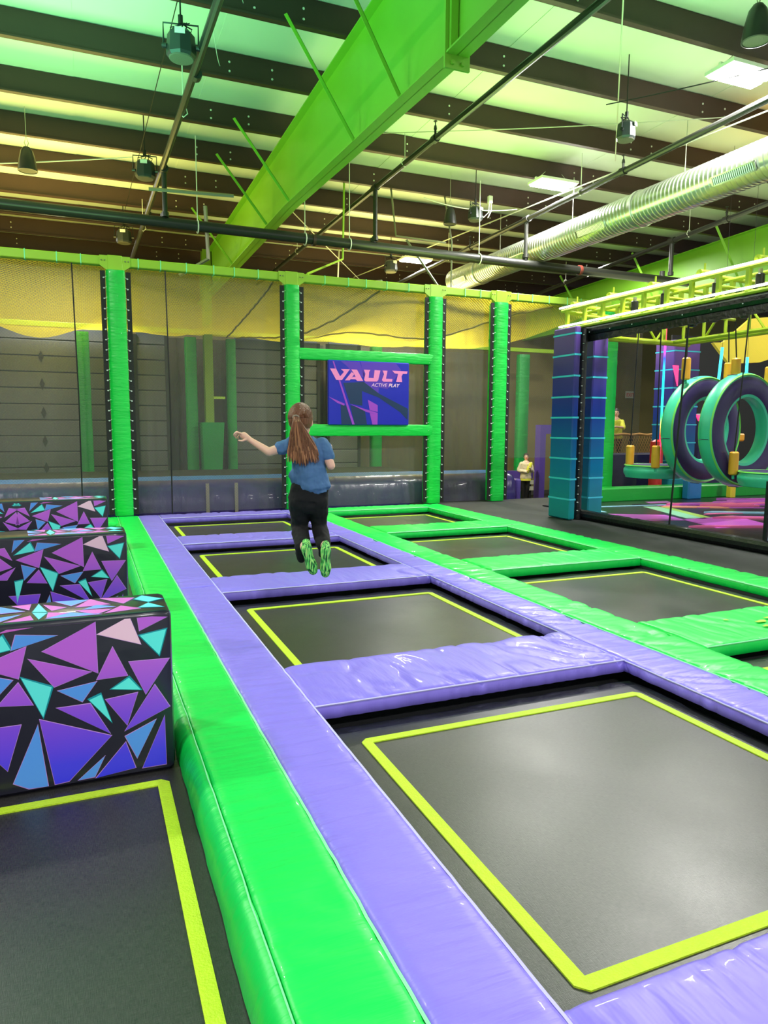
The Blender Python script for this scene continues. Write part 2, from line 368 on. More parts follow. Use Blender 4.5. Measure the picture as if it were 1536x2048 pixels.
SIGN_SHAPES = [('violet', [(4.493, 2.781), (4.87, 2.782), (4.973, 2.512), (4.749, 2.453), (4.639, 2.671)]), ('violet', [(4.888, 2.786), (5.619, 2.786), (5.737, 2.659), (5.449, 2.282), (5.266, 2.312), (5.257, 2.173), (4.992, 2.305), (4.954, 2.511)]), ('navy', [(4.538, 2.379), (4.954, 2.408), (5.276, 2.19), (5.891, 1.911), (5.884, 1.687), (5.714, 1.846), (5.258, 2.12), (4.917, 2.234), (4.927, 1.957), (4.675, 1.988)]), ('navy', [(4.675, 1.962), (4.974, 1.889), (5.022, 1.596), (4.768, 1.594)]), ('navy', [(4.482, 1.984), (4.592, 1.952), (4.712, 1.594), (4.499, 1.589)]), ('magenta', [(4.326, 2.774), (4.352, 2.775), (4.768, 1.591), (4.721, 1.591)]), ('magenta', [(4.246, 2.116), (4.565, 1.986), (4.555, 1.951), (4.418, 2.0)]), ('magenta', [(4.675, 1.988), (4.899, 1.914), (5.249, 1.822), (5.24, 1.796), (5.012, 1.837)]), ('magenta', [(5.039, 2.072), (5.243, 1.971), (5.244, 1.84), (5.078, 1.873)]), ('magenta', [(5.078, 1.82), (5.244, 1.796), (5.241, 1.594), (5.136, 1.593)])]
SIGN_LETTERS = [[(4.275, 2.638), (4.393, 2.639), (4.474, 2.499), (4.551, 2.583), (4.489, 2.635), (4.67, 2.638), (4.51, 2.429), (4.397, 2.429)], [(4.703, 2.585), (4.764, 2.553), (4.668, 2.429), (4.571, 2.427)], [(4.698, 2.636), (4.814, 2.635), (4.941, 2.425), (4.82, 2.423), (4.786, 2.451), (4.679, 2.451), (4.731, 2.497), (4.786, 2.499), (4.746, 2.564)], [(4.954, 2.64), (5.089, 2.639), (5.063, 2.601), (5.053, 2.488), (5.157, 2.486), (5.176, 2.639), (5.297, 2.635), (5.252, 2.451), (5.222, 2.422), (4.992, 2.417), (4.958, 2.442), (4.986, 2.564)], [(5.341, 2.636), (5.446, 2.636), (5.413, 2.482), (5.553, 2.481), (5.54, 2.428), (5.361, 2.423), (5.329, 2.453), (5.374, 2.568)], [(5.548, 2.64), (5.874, 2.637), (5.859, 2.589), (5.772, 2.586), (5.744, 2.536), (5.758, 2.427), (5.631, 2.427), (5.671, 2.583), (5.601, 2.588)]]

# ---------------------------------------------------------------- setting: floor, decks, walls, roof
struct(MB().box(-14, 42, -9, 26, -1.05, -0.95).build('floor', M_deck, smooth=0), 'dark grey hall floor below the raised deck')
d = MB(); d.box(-6, 6.14, -9, 13.3, -0.95, -0.19); d.box(6.14, 15.5, -9, 13.3, -0.95, -0.012)
struct(d.build('trim_1', M_deck, smooth=0), 'raised dark deck carrying the trampolines')
struct(MB().box(-14, 42, 24.0, 24.2, -0.95, 7.4).build('wall_back', M_wall, smooth=0))
struct(MB().box(-14.2, -14, -9, 26, -0.95, 7.4).build('wall_left', M_wall, smooth=0))

def roofz(y): return 6.70 - 0.012 * (y - 11)
ceiling = bpy.data.objects.new('ceiling', None); COL.objects.link(ceiling); struct(ceiling, 'pale roof liner between dark purlins')
for i in range(24):                                                     # long liner sheets with lapped seams
    x0 = -14 + i * 2.0
    q = MB(); zz = 7.11 + 0.008 * (i % 2)
    q.add([(x0, -9, zz + .24), (x0 + 2.05, -9, zz + .24), (x0 + 2.05, 26, zz - .18), (x0, 26, zz - .18), (x0, -9, zz + .26), (x0 + 2.05, -9, zz + .26), (x0 + 2.05, 26, zz - .16), (x0, 26, zz - .16)],
          [(0, 3, 2, 1), (4, 5, 6, 7), (0, 1, 5, 4), (1, 2, 6, 5), (2, 3, 7, 6), (3, 0, 4, 7)])
    q.build('roof_panel', M_roof, ceiling, smooth=0)
py = [11.36 + 1.715 * k for k in range(-10, 8)]
pb = MB(); pb.box(-14, 34, -0.006, 0.006, 0, 0.40); pb.box(-14, 34, -0.085, 0, 0, 0.01); pb.box(-14, 34, -0.09, -0.083, 0, 0.025); pb.box(-14, 34, 0, 0.085, 0.39, 0.40)
pur = None
bb = MB()  # small white dots in pairs along the purlin web
for xx in (-1.6, 2.2, 2.85, 4.35, 5.9, 9.8, 10.3, 13.1, 14.6, 15.1):
    for zz in (0.13, 0.26): bb.ell((xx, -0.01, zz), (0.018, 0.012, 0.018), 8, 4)
dots = None
for y in py:
    if pur is None: pur = pb.build('purlin', M_brown, ceiling, smooth=0); pur.location = (0, y, roofz(y)); o = pur
    else: o = share(pur, 'purlin', ceiling, (0, y, roofz(y)))
    if dots is None: dots = bb.build('web_dots', M_white, o); dots['kind'] = 'stuff'
    else: share(dots, 'web_dots', o, (0, 0, 0))['kind'] = 'stuff'

def bot(y):
    P_ = [(-9, 5.1), (6.7, 5.22), (9.3, 5.32), (13, 5.47), (24, 5.42)]
    for (a, b), (c, e) in zip(P_, P_[1:]):
        if y <= c: return b + (e - b) * (y - a) / (c - a)
    return P_[-1][1]
raf = thing('roof_rafter', 'huge bright green steel roof rafter crossing overhead at upper centre', 'beam', (3.555, 6.7, 5.2))
def rel(o, r): o.matrix_parent_inverse = Matrix.Translation(-Vector(r.location)); return o
ys = [-9, 0, 6.7, 9.3, 13, 18, 23.9]
w = MB()
for y0, y1 in zip(ys, ys[1:]):
    w.add([(3.548, y0, bot(y0)), (3.562, y0, bot(y0)), (3.562, y1, bot(y1)), (3.548, y1, bot(y1)), (3.548, y0, roofz(y0)), (3.562, y0, roofz(y0)), (3.562, y1, roofz(y1)), (3.548, y1, roofz(y1))],
          [(0, 1, 2, 3), (7, 6, 5, 4), (0, 4, 5, 1), (1, 5, 6, 2), (2, 6, 7, 3), (3, 7, 4, 0)])
rel(w.build('web', M_rafter, raf, smooth=0, fix=True), raf)
for nm, zf, off in (('bottom_flange', bot, 0.0), ('top_flange', roofz, -0.02)):
    w = MB()
    for y0, y1 in zip(ys, ys[1:]):
        a, b = zf(y0) + off, zf(y1) + off
        w.add([(3.43, y0, a), (3.68, y0, a), (3.68, y1, b), (3.43, y1, b), (3.43, y0, a + .02), (3.68, y0, a + .02), (3.68, y1, b + .02), (3.43, y1, b + .02)],
              [(0, 3, 2, 1), (4, 5, 6, 7), (0, 1, 5, 4), (1, 2, 6, 5), (2, 3, 7, 6), (3, 0, 4, 7)])
    rel(w.build(nm, M_rafter, raf, smooth=0), raf)
sp_ = MB().box(3.42, 3.70, 6.685, 6.715, 5.09, 6.68)
sp_.box(3.46, 3.54, 6.64, 6.68, 5.24, 6.6)
rel(sp_.build('splice_plate', M_rafter, raf, smooth=0), raf)
for k, (bx, bz) in enumerate(((3.50, 5.14), (3.61, 5.14), (3.50, 5.32), (3.61, 5.32))):
    rel(MB().lathe([(0.0001, -0.03), (0.022, -0.03), (0.022, 0.0)], 6, (bx, 6.685, bz), 'y').build('splice_bolt', M_rafter, raf), raf)
for b, t in (((3.45, 9.31, 5.33), (2.54, 9.31, 6.70)), ((3.45, 7.81, 5.28), (2.60, 7.81, 6.72)), ((3.45, 12.58, 5.47), (2.515, 12.58, 6.69)), ((3.45, 14.26, 5.50), (2.507, 14.26, 6.68)), ((3.45, 17.8, 5.46), (2.52, 17.8, 6.66)),
             ((3.66, 9.31, 5.33), (4.55, 9.31, 6.70)), ((3.66, 16.0, 5.46), (4.55, 16.0, 6.66))):
    B_ = MB(); b = Vector(b); t = Vector(t); dd = (t - b).normalized(); n_ = dd.cross(Vector((0, 1, 0))).normalized() * 0.05; yy = Vector((0, 0.05, 0)); th = n_ * 0.1
    B_.add([b, b + yy, t + yy, t, b + th, b + yy + th, t + yy + th, t + th], [(0, 1, 2, 3), (7, 6, 5, 4), (0, 4, 5, 1), (1, 5, 6, 2), (2, 6, 7, 3), (3, 7, 4, 0)])
    ty = yy * 0.1
    B_.add([b, b + ty, t + ty, t, b + n_, b + ty + n_, t + ty + n_, t + n_], [(0, 1, 2, 3), (7, 6, 5, 4), (0, 4, 5, 1), (1, 5, 6, 2), (2, 6, 7, 3), (3, 7, 4, 0)])
    rel(B_.build('flange_brace', M_rafter, raf, smooth=0, fix=True), raf)
# second rafter far to the right
raf2 = thing('roof_rafter', 'distant green roof rafter at the right above the yellow steel frame', 'beam', (15.9, 13, 5.2))
w = MB(); yr = [(-4, 6.75, 4.9), (8, 6.7, 4.95), (13, 6.58, 5.15), (18, 6.4, 5.0), (23.9, 6.2, 4.9)]
for (y0, t0, b0), (y1, t1, b1) in zip(yr, yr[1:]):
    X0 = 15.9; 
    w.add([(X0, y0, b0), (X0 + .015, y0, b0), (X0 + .015, y1, b1), (X0, y1, b1), (X0, y0, t0), (X0 + .015, y0, t0), (X0 + .015, y1, t1), (X0, y1, t1)], [(0, 1, 2, 3), (7, 6, 5, 4), (0, 4, 5, 1), (1, 5, 6, 2), (2, 6, 7, 3), (3, 7, 4, 0)])
rel(w.build('web', M_rafter, raf2, smooth=0, fix=True), raf2)
w = MB()
for (y0, t0, b0), (y1, t1, b1) in zip(yr, yr[1:]):
    for a, b in ((t0, t1), (b0, b1)):
        w.add([(15.77, y0, a), (16.03, y0, a), (16.03, y1, b), (15.77, y1, b), (15.77, y0, a + .02), (16.03, y0, a + .02), (16.03, y1, b + .02), (15.77, y1, b + .02)], [(0, 3, 2, 1), (4, 5, 6, 7), (0, 1, 5, 4), (1, 2, 6, 5), (2, 3, 7, 6), (3, 0, 4, 7)])
rel(w.build('flanges', M_rafter, raf2, smooth=0), raf2)
for yb in (11.2, 13.9, 16.9, 20.3):
    rel(MB().tube([(15.8, yb, 5.2), (14.8, yb, 6.6)], 0.04, 4).build('flange_brace', M_rafter, raf2, smooth=0), raf2)

# ---------------------------------------------------------------- pads
def pad(name, x0, x1, y0, y1, m, label, along='y', thick=0.09, top=0.0, amp=0.006, seed=0, drop=None, piping=None, cat='safety pad', freq=13.0, res=0.03, skew=0.35):
    """soft rectangular pad: rounded rim, puckered top, real wrinkles"""
    ra, rc = (0.04, 0.016) if along == 'y' else (0.016, 0.04)
    nx = max(6, min(600, int((x1 - x0) / ra))); ny = max(6, min(620, int((y1 - y0) / rc)))
    cx, cy = (x0 + x1) / 2, (y0 + y1) / 2
    prof = [(0.0, -thick + 0.012), (-0.004, -thick * 0.5), (0.0, -0.022), (0.008, -0.008), (0.022, -0.001)]
    vs = []; fs = []
    us = [x0] + [x0 + .008, x0 + .022] + [x0 + .022 + (x1 - x0 - .044) * i / nx for i in range(1, nx)] + [x1 - .022, x1 - .008, x1]
    wv = [y0] + [y0 + .008, y0 + .022] + [y0 + .022 + (y1 - y0 - .044) * i / ny for i in range(1, ny)] + [y1 - .022, y1 - .008, y1]
    def edge(d): return -0.022 if d <= 0 else (-0.008 if d <= 0.0085 else (-0.001 if d < 0.023 else 0.0))
    for y in wv:
        for x in us:
            dx = min(x - x0, x1 - x); dy = min(y - y0, y1 - y)
            z = min(edge(dx), edge(dy))
            if along == 'y': t = y * freq + skew * x * freq; s_ = x * 1.4
            else: t = x * freq + skew * y * freq; s_ = y * 1.4
            q = noise.noise((t * 0.55, s_ * 2.2, seed * 7.3)); q2 = noise.noise((t * 0.16, s_ * 0.9, seed * 3.1 + 20))
            rg = max(0.0, 1 - abs(q) * 3.2); z += -amp * rg * rg * max(0.0, 0.6 + 1.4 * q2) * 1.9 + amp * 0.5 * noise.noise((t * 0.3, s_, seed + 9)) + 0.004 * q2
            if dx <= 0 or dy <= 0:
                out = 0.004 * q
            else: out = 0
            vs.append((x - cx + (out if x in (x0, x1) else 0), y - cy, top + z))
    W = len(us); Hh = len(wv)
    for j in range(Hh - 1):
        for i in range(W - 1): fs.append((j * W + i, j * W + i + 1, (j + 1) * W + i + 1, (j + 1) * W + i))
    ring = [i for i in range(W)] + [j * W + W - 1 for j in range(1, Hh)] + [(Hh - 1) * W + i for i in range(W - 2, -1, -1)] + [j * W for j in range(Hh - 2, 0, -1)]
    b0 = len(vs); n = len(ring)
    for lv, (zz, ou) in enumerate(((-thick * 0.5, 0.003), (-thick + 0.008, 0.001), (-thick, -0.012))):
        for k in ring:
            x, y, z = vs[k]
            sx = ou * (1 if x > 0 else -1) if abs(abs(x) - (x1 - x0) / 2) < 0.006 else 0
            sy = ou * (1 if y > 0 else -1) if abs(abs(y) - (y1 - y0) / 2) < 0.006 else 0
            wob = (0.007 * (1 - 2.5 * abs(noise.noise(((x + cx) * 11, (y + cy) * 11, seed))))) * (amp / 0.012) - 0.004
            vs.append((x + sx + (wob if sx else 0), y + sy + (wob if sy else 0), top + zz))
    for k in range(n):
        k2 = (k + 1) % n
        fs.append((ring[k], b0 + k, b0 + k2, ring[k2]))
        for lv in range(2): fs.append((b0 + lv * n + k, b0 + (lv + 1) * n + k, b0 + (lv + 1) * n + k2, b0 + lv * n + k2))
    fs.append(tuple(b0 + 2 * n + k for k in range(n))[::-1])
    q = MB(); q.add(vs, fs); o = q.build(name, m, smooth=60, loc=(cx, cy, 0)); tag(o, label, cat)
    if piping:
        for side in piping:
            pts = []
            if side in 'EW':
                xx = (x1 - cx if side == 'E' else x0 - cx); N = int((y1 - y0) / 0.08)
                pts = [(xx + 0.004 * noise.noise(((y0 + (y1 - y0) * i / N) * 9, 3, seed)), y0 - cy + (y1 - y0) * i / N, top - 0.012) for i in range(N + 1)]
            else:
                yy = (y1 - cy if side == 'N' else y0 - cy); N = int((x1 - x0) / 0.08)
                pts = [(x0 - cx + (x1 - x0) * i / N, yy, top - 0.012 + 0.003 * noise.noise(((x0 + (x1 - x0) * i / N) * 9, 3, seed))) for i in range(N + 1)]
            MB().tube(pts, 0.006, 5).build('piping', M_piping_g if 'green' in m.name else M_piping_p, o)
    return o

PITCH = 2.95
YN = [0.71 + PITCH * k for k in range(5)]                                # near edge of each crossing pad
YF = [1.42 + PITCH * k for k in range(5)]                                # far edge
YN[4] = 12.42; YF[4] = 12.93
# long strips
pad('green_edge_pad', 0.44, 0.768, -1.0, 12.93, M_green_s, 'long bright green edge pad running from the lower left past the patterned blocks', amp=0.004, seed=1, piping='E')
pad('purple_edge_pad', 0.772, 1.115, -1.0, 6.93, M_purple_s, 'long purple edge pad in the foreground beside the green strip on the left', seed=2, amp=0.004, piping='E')
pad('purple_edge_pad', 0.772, 1.115, 6.94, 12.93, M_purple_s, 'far purple edge pad leading to the first green post', seed=3, amp=0.007, piping='E')
pad('purple_edge_pad', 3.30, 3.648, -1.0, 7.08, M_purple_s, 'near wrinkled purple edge pad right of the large front trampoline', seed=4, amp=0.012, piping='W')
pad('purple_edge_pad', 3.30, 3.648, 7.09, 12.93, M_purple_s, 'far purple edge pad between the purple lane and the green lane', seed=5, amp=0.009, piping='W')
pad('green_edge_pad', 3.652, 4.04, -1.0, 7.08, M_green_s, 'near green edge pad beside the wrinkled purple strip at right', seed=6, amp=0.008, piping='W')
pad('green_edge_pad', 3.652, 4.04, 7.09, 12.93, M_green_s, 'far green edge pad on the left side of the green lane', seed=7, amp=0.008, piping='W')
pad('green_edge_pad', 6.13, 6.60, -1.0, 6.60, M_green_s, 'scuffed green edge pad at the right edge of the picture beside the dark deck', seed=8, amp=0.009, piping='W', thick=0.10)
pad('green_edge_pad', 6.13, 6.60, 6.62, 12.93, M_green_s, 'far green edge pad along the dark deck up to the third green post', seed=9, amp=0.009, piping='W', thick=0.10)
plab = ['purple crossing pad at the bottom right corner of the picture', 'wide glossy purple crossing pad before the large front trampoline', 'purple crossing pad just below the jumping girl', 'narrow looking purple crossing pad behind the girl', 'far thin purple crossing pad against the net posts']
glab = ['', 'green crossing pad with yellow scuffs at right', 'green crossing pad in the middle of the green lane', 'green crossing pad, second from the net in the green lane', 'far green crossing pad against the net']
for k in range(5):
    pad('purple_crossing_pad', 1.119, 3.296, YN[k], YF[k], M_purple_c, plab[k], along='x', amp=0.010, seed=20 + k, piping='S', thick=0.10, top=0.006, freq=9)
    if k: pad('green_crossing_pad', 4.044, 6.126, YN[k], YF[k], M_green_c, glab[k], along='x', amp=0.008, seed=30 + k, piping='S', thick=0.11, top=0.006)
pad('green_crossing_pad', -1.6, 0.436, 12.15, 12.9, M_green_c, 'green pad at the far end of the left lane beside the first post', along='x', seed=41)
# rolled outer side of the left green strip
q = MB(); N = 180; ring = 7
vs = []; fs = []
for i in range(N + 1):
    y = -1.0 + 13.9 * i / N
    for j in range(ring):
        a = math.pi / 2 * j / (ring - 1)
        wob = 0.006 * noise.noise((y * 7, j * 0.6, 4))
        vs.append((0.44 - 0.075 * math.sin(a) + wob, y, -0.004 - 0.135 * (1 - math.cos(a)) ** 1.0 + wob * 0.5))
for i in range(N):
    for j in range(ring - 1): fs.append((i * ring + j, i * ring + j + 1, (i + 1) * ring + j + 1, (i + 1) * ring + j))
q.add(vs, fs); ro = q.build('green_rolled_edge', M_green_s, fix=True); tag(ro, 'rounded green outer flank of the left edge pad facing the left trampoline', 'safety pad')
N = 110; pts = [(0.437 + 0.006 * noise.noise((i * 1.7, 0, 0)), -1 + 13.9 * i / N, -0.001) for i in range(N + 1)]
MB().tube(pts, 0.003, 4).build('stitching', M_piping_g, ro)
# yellow scuffs on the green pads
M_scuff = mat('yellow_scuff', rgb(180, 226, 60), 0.6)
def blob(cx, cy, rx, ry, seed, par, z):
    B_ = MB(); n = 14; vs = []
    for i in range(n):
        a = 2 * math.pi * i / n; r = 0.7 + 0.6 * noise.noise((math.cos(a) * 1.5, math.sin(a) * 1.5, seed * 3.3))
        vs.append((cx + rx * r * math.cos(a), cy + ry * r * math.sin(a), z))
    B_.add(vs + [(x, y, z + 0.002) for x, y, _ in vs], [tuple(range(n, 2 * n))] + [(i, (i + 1) % n, (i + 1) % n + n, i + n) for i in range(n)])
    o = B_.build('scuff', M_scuff, par); o.matrix_parent_inverse = Matrix.Translation(-Vector(par.location)); return o
for ob in list(COL.objects):
    if ob.get('label') == glab[1]:
        for (a, b, c, e, s_) in ((4.95, 3.97, .10, .035, 1), (5.12, 4.03, .09, .03, 2), (5.05, 3.9, .05, .03, 3), (5.3, 4.1, .05, .03, 4), (5.42, 4.24, .08, .03, 5), (4.72, 4.1, .03, .02, 6), (4.88, 3.86, .06, .02, 7)): blob(a, b, c, e, s_, ob, 0.014)

# ---------------------------------------------------------------- trampolines
def jump_material():
    m = bpy.data.materials.new('black_jump_mat'); m.use_nodes = True; nt = m.node_tree; n = nt.nodes; L = nt.links; p = n['Principled BSDF']
    tc = n.new('ShaderNodeTexCoord')
    def nz(scale, st, det=3):
        mp = n.new('ShaderNodeMapping'); mp.inputs['Scale'].default_value = st; L.new(tc.outputs['Object'], mp.inputs[0])
        t = n.new('ShaderNodeTexNoise'); t.inputs['Scale'].default_value = scale; t.inputs['Detail'].default_value = det; L.new(mp.outputs[0], t.inputs[0]); return t
    a = nz(34, (1, 12, 1), 5); b = nz(34, (12, 1, 1), 5); c = nz(1.4, (1, 1, 1), 4)
    mx = n.new('ShaderNodeMath'); mx.operation = 'ADD'; L.new(a.outputs[0], mx.inputs[0]); L.new(b.outputs[0], mx.inputs[1])
    cr = n.new('ShaderNodeMapRange'); cr.inputs[1].default_value = 0.7; cr.inputs[2].default_value = 1.35; L.new(mx.outputs[0], cr.inputs[0])
    cm = n.new('ShaderNodeMix'); cm.data_type = 'RGBA'; cm.inputs[6].default_value = rgb(22, 22, 22); cm.inputs[7].default_value = rgb(66, 64, 63); L.new(cr.outputs[0], cm.inputs[0]); L.new(cm.outputs[2], p.inputs['Base Color'])
    mr = n.new('ShaderNodeMapRange'); mr.inputs[3].default_value = 0.22; mr.inputs[4].default_value = 0.46; L.new(c.outputs[0], mr.inputs[0]); L.new(mr.outputs[0], p.inputs['Roughness'])
    bp = n.new('ShaderNodeBump'); bp.inputs['Strength'].default_value = 0.35; bp.inputs['Distance'].default_value = 0.0011; L.new(mx.outputs[0], bp.inputs['Height']); L.new(bp.outputs[0], p.inputs['Normal'])
    p.inputs['Specular IOR Level'].default_value = 0.65
    return m
M_jump = jump_material()
def trampoline(x0, x1, y0, y1, z, label, lx0, lx1, ly0, ly1, wl=0.05, sag=0.012):
    t = thing('trampoline', label, 'trampoline', ((x0 + x1) / 2, (y0 + y1) / 2, z)); cx, cy = t.location.x, t.location.y
    hx, hy = (x1 - x0) / 2, (y1 - y0) / 2
    mx0, mx1, my0, my1 = lx0 - .09 - cx, lx1 + .09 - cx, ly0 - .07 - cy, ly1 + .11 - cy
    vs = []; fs = []; n = 14
    for j in range(n + 1):
        for i in range(n + 1):
            vs.append((mx0 + (mx1 - mx0) * i / n, my0 + (my1 - my0) * j / n, -sag * math.sin(math.pi * i / n) * math.sin(math.pi * j / n)))
    for j in range(n):
        for i in range(n): fs.append((j * (n + 1) + i, j * (n + 1) + i + 1, (j + 1) * (n + 1) + i + 1, (j + 1) * (n + 1) + i))
    MB().add(vs, fs).build('jump_mat', M_jump, t)
    # black skirt between mat and pads, with soft folds
    S = MB(); e = 0.03
    def strip(a, b, c, d_, nn=24):
        vs = []; 
        for i in range(nn + 1):
            k = i / nn
            for j, (p_, q_) in enumerate(((a, c), (None, None), (b, d_))):
                if j == 1:
                    x = (a[0] + (c[0] - a[0]) * k + b[0] + (d_[0] - b[0]) * k) / 2; y = (a[1] + (c[1] - a[1]) * k + b[1] + (d_[1] - b[1]) * k) / 2; zz = 0.0 + 0.014 * noise.noise((x * 6, y * 6, 1))
                else:
                    x = p_[0] + (q_[0] - p_[0]) * k; y = p_[1] + (q_[1] - p_[1]) * k; zz = -0.004 if j == 0 else -0.05
                vs.append((x, y, zz))
        f = [(i * 3 + j, i * 3 + j + 1, (i + 1) * 3 + j + 1, (i + 1) * 3 + j) for i in range(nn) for j in range(2)]
        S.add(vs, f)
    A_ = [(mx0 + e, my0 + e), (mx1 - e, my0 + e), (mx1 - e, my1 - e), (mx0 + e, my1 - e)]; O_ = [(-hx - .03, -hy - .03), (hx + .03, -hy - .03), (hx + .03, hy + .03), (-hx - .03, hy + .03)]
    for i in range(4): strip(A_[i], O_[i], A_[(i + 1) % 4], O_[(i + 1) % 4])
    S.build('spring_cover', M_black, t, fix=True)
    a, b, c, e2 = lx0 - cx, lx1 - cx, ly0 - cy, ly1 - cy; k = 0.035
    for pl in ([(a + k, c), (b - k, c), (b, c + k), (b, c + wl), (a, c + wl), (a, c + k)], [(a, c + wl), (a + wl, c + wl), (a + wl, e2 - wl), (a, e2 - wl)], [(a, e2 - wl), (b, e2 - wl), (b, e2 - k), (b - k, e2), (a + k, e2), (a, e2 - k)], [(b - wl, c + wl), (b, c + wl), (b, e2 - wl), (b - wl, e2 - wl)]):
        # subdivide along the longer side so the webbing follows the mat
        B_ = MB(); n_ = len(pl); xs = [p_[0] for p_ in pl]; ys_ = [p_[1] for p_ in pl]
        B_.prism(pl, lambda x, y, h: (x, y, h), -0.004, 0.006)
        B_.build('boundary_line', M_lime, t, smooth=0, fix=True)
    return t
tl = ['large black front trampoline with lime boundary lines at lower right', 'black trampoline in the middle of the purple lane below the girl', 'black trampoline partly behind the jumping girl in the purple lane', 'farthest black trampoline of the purple lane']
for k in range(4):
    y0, y1 = YF[k], YN[k + 1]
    trampoline(1.119, 3.296, y0, y1, -0.12, tl[k], 1.285, 3.175, y0 + 0.12, y1 - 0.26, 0.055, sag=0.0)
tg = ['black trampoline at the right edge below the scuffed green pad', 'glossy grey trampoline in the green lane nearest the scuffed pad', 'glossy grey trampoline in the middle of the green lane', 'farthest small looking trampoline of the green lane']
for k in range(4):
    trampoline(4.044, 6.126, YF[k], YN[k + 1], -0.12, tg[k], 4.2, 5.97, YF[k] + 0.12, YN[k + 1] - 0.24, 0.05, sag=0.0)
trampoline(-1.75, 0.37, -1.0, 4.0, -0.15, 'black trampoline at the lower left in front of the patterned blocks', -1.6, 0.30, -0.9, 3.41, 0.055, sag=0.0)
trampoline(-1.75, 0.37, 4.0, 12.15, -0.15, 'black trampoline strip between the patterned blocks', -1.6, 0.30, 4.15, 12.0, 0.055, sag=0.0)

# ---------------------------------------------------------------- patterned vault blocks
PM = {'pink': M_pink, 'grad': M_print, 'cyan': M_pcyan, 'sky': M_sky, 'orchid': M_orchid}
PK = ['grad', 'sky', 'cyan', 'pink', 'orchid']
def grow(poly, e):
    cx = sum(p[0] for p in poly) / len(poly); cy = sum(p[1] for p in poly) / len(poly); out = []
    for x, y in poly:
        d_ = math.hypot(x - cx, y - cy) or 1; out.append((x + (x - cx) / d_ * e, y + (y - cy) / d_ * e))
    return out
def clampx(p, lo, hi): return [(min(max(x, lo), hi), y) for x, y in p]
XC = -0.65
SHARDS = {}
def block(x_off, y, ln, label):
    t = thing('vault_block', label, 'foam block', (x_off, y, -0.15))
    B_ = MB(); x0, x1 = 2 * XC - 0.345, 0.345; zt = 0.815; dpt = 0.40
    pf = [(0.0, 0.02), (0.0, zt - 0.025), (0.004, zt - 0.012), (0.012, zt - 0.004), (0.025, zt), (dpt - 0.03, zt), (dpt - 0.009, zt - 0.01), (dpt, zt - 0.03), (dpt, 0.02), (dpt - .02, 0), (0.02, 0)]
    xs = [(x0, 0.025), (x0 + 0.008, 0.008), (x0 + 0.03, 0)] + [(x0 + 0.03 + (x1 - x0 - .06) * i / 30, 0) for i in range(1, 30)] + [(x1 - 0.03, 0), (x1 - 0.008, 0.008), (x1, 0.025)]
    n = len(pf); cy, cz = dpt / 2, zt / 2; vs = []; fs = []
    for x, ins in xs:
        for a, b in pf:
            vs.append((x, a + (ins if a < cy else -ins), b + (ins if b < cz else -ins) + (0.002 * noise.noise((x * 9, a * 4, ln)) if b > 0.7 else 0)))
    for i in range(len(xs) - 1):
        for j in range(n): fs.append((i * n + j, i * n + (j + 1) % n, (i + 1) * n + (j + 1) % n, (i + 1) * n + j))
    fs.append(tuple(range(n))); fs.append(tuple((len(xs) - 1) * n + j for j in range(n))[::-1])
    B_.add(vs, fs).build('foam_body', M_blockv, t, fix=True)
    lo, hi = x0 + 0.02, 0.335
    def emit(data, fn, zlo, zhi):
        for c, poly in data:
            for mir in (0, 1):
                p_ = [((2 * XC - x) if mir else x, z) for x, z in poly]
                e = 0.010 if c == 'cyan' else 0.004
                g = [(min(max(x, lo), hi), min(max(z, zlo), zhi)) for x, z in grow(p_, e)]
                k_ = [(min(max(x, lo), hi), min(max(z, zlo), zhi)) for x, z in p_]
                key = (c, mir, poly[0], zlo)
                if key in SHARDS: share(SHARDS[key], 'printed_shard', t, (0, 0, 0)); continue
                ar = sum(k_[i][0] * k_[(i + 1) % len(k_)][1] - k_[(i + 1) % len(k_)][0] * k_[i][1] for i in range(len(k_)))
                if ar > 0: g, k_ = g[::-1], k_[::-1]
                if fn(0, 0, 1)[2] - fn(0, 0, 0)[2] > .5: g, k_ = g[::-1], k_[::-1]
                n_ = len(g); Q = MB()
                vs = [fn(a, b, 0.0) for a, b in g] + [fn(a, b, 0.0012) for a, b in g] + [fn(a, b, 0.0018) for a, b in k_]
                Q.cur = 0; Q.add(vs, [(i, i + n_, (i + 1) % n_ + n_, (i + 1) % n_) for i in range(n_)] + [(i + n_, i + 2 * n_, (i + 1) % n_ + 2 * n_, (i + 1) % n_ + n_) for i in range(n_)])
                Q.f.append(tuple(2 * n_ + i for i in range(n_))); Q.mi.append(1)
                SHARDS[key] = Q.build('printed_shard', [M_pglow if c == 'cyan' else M_outline, PM[c]], t, smooth=0)
    # z in the data is world height, block local = +0.15
    emit(BLOCK_FRONT, lambda x, z, h: (x, -h, z + 0.15), -0.125, 0.640)
    emit(BLOCK_TOP, lambda x, yy, h: (x, yy - 3.5, zt + h + 0.0008), 3.527, 3.868)
    return t
block(0.0, 3.5, 1, 'nearest black foam block printed with violet, blue and turquoise shards')
block(-0.068, 6.27, 2, 'middle black foam block printed with coloured shards')
block(-0.14, 9.3, 3, 'farthest black foam block printed with coloured shards')

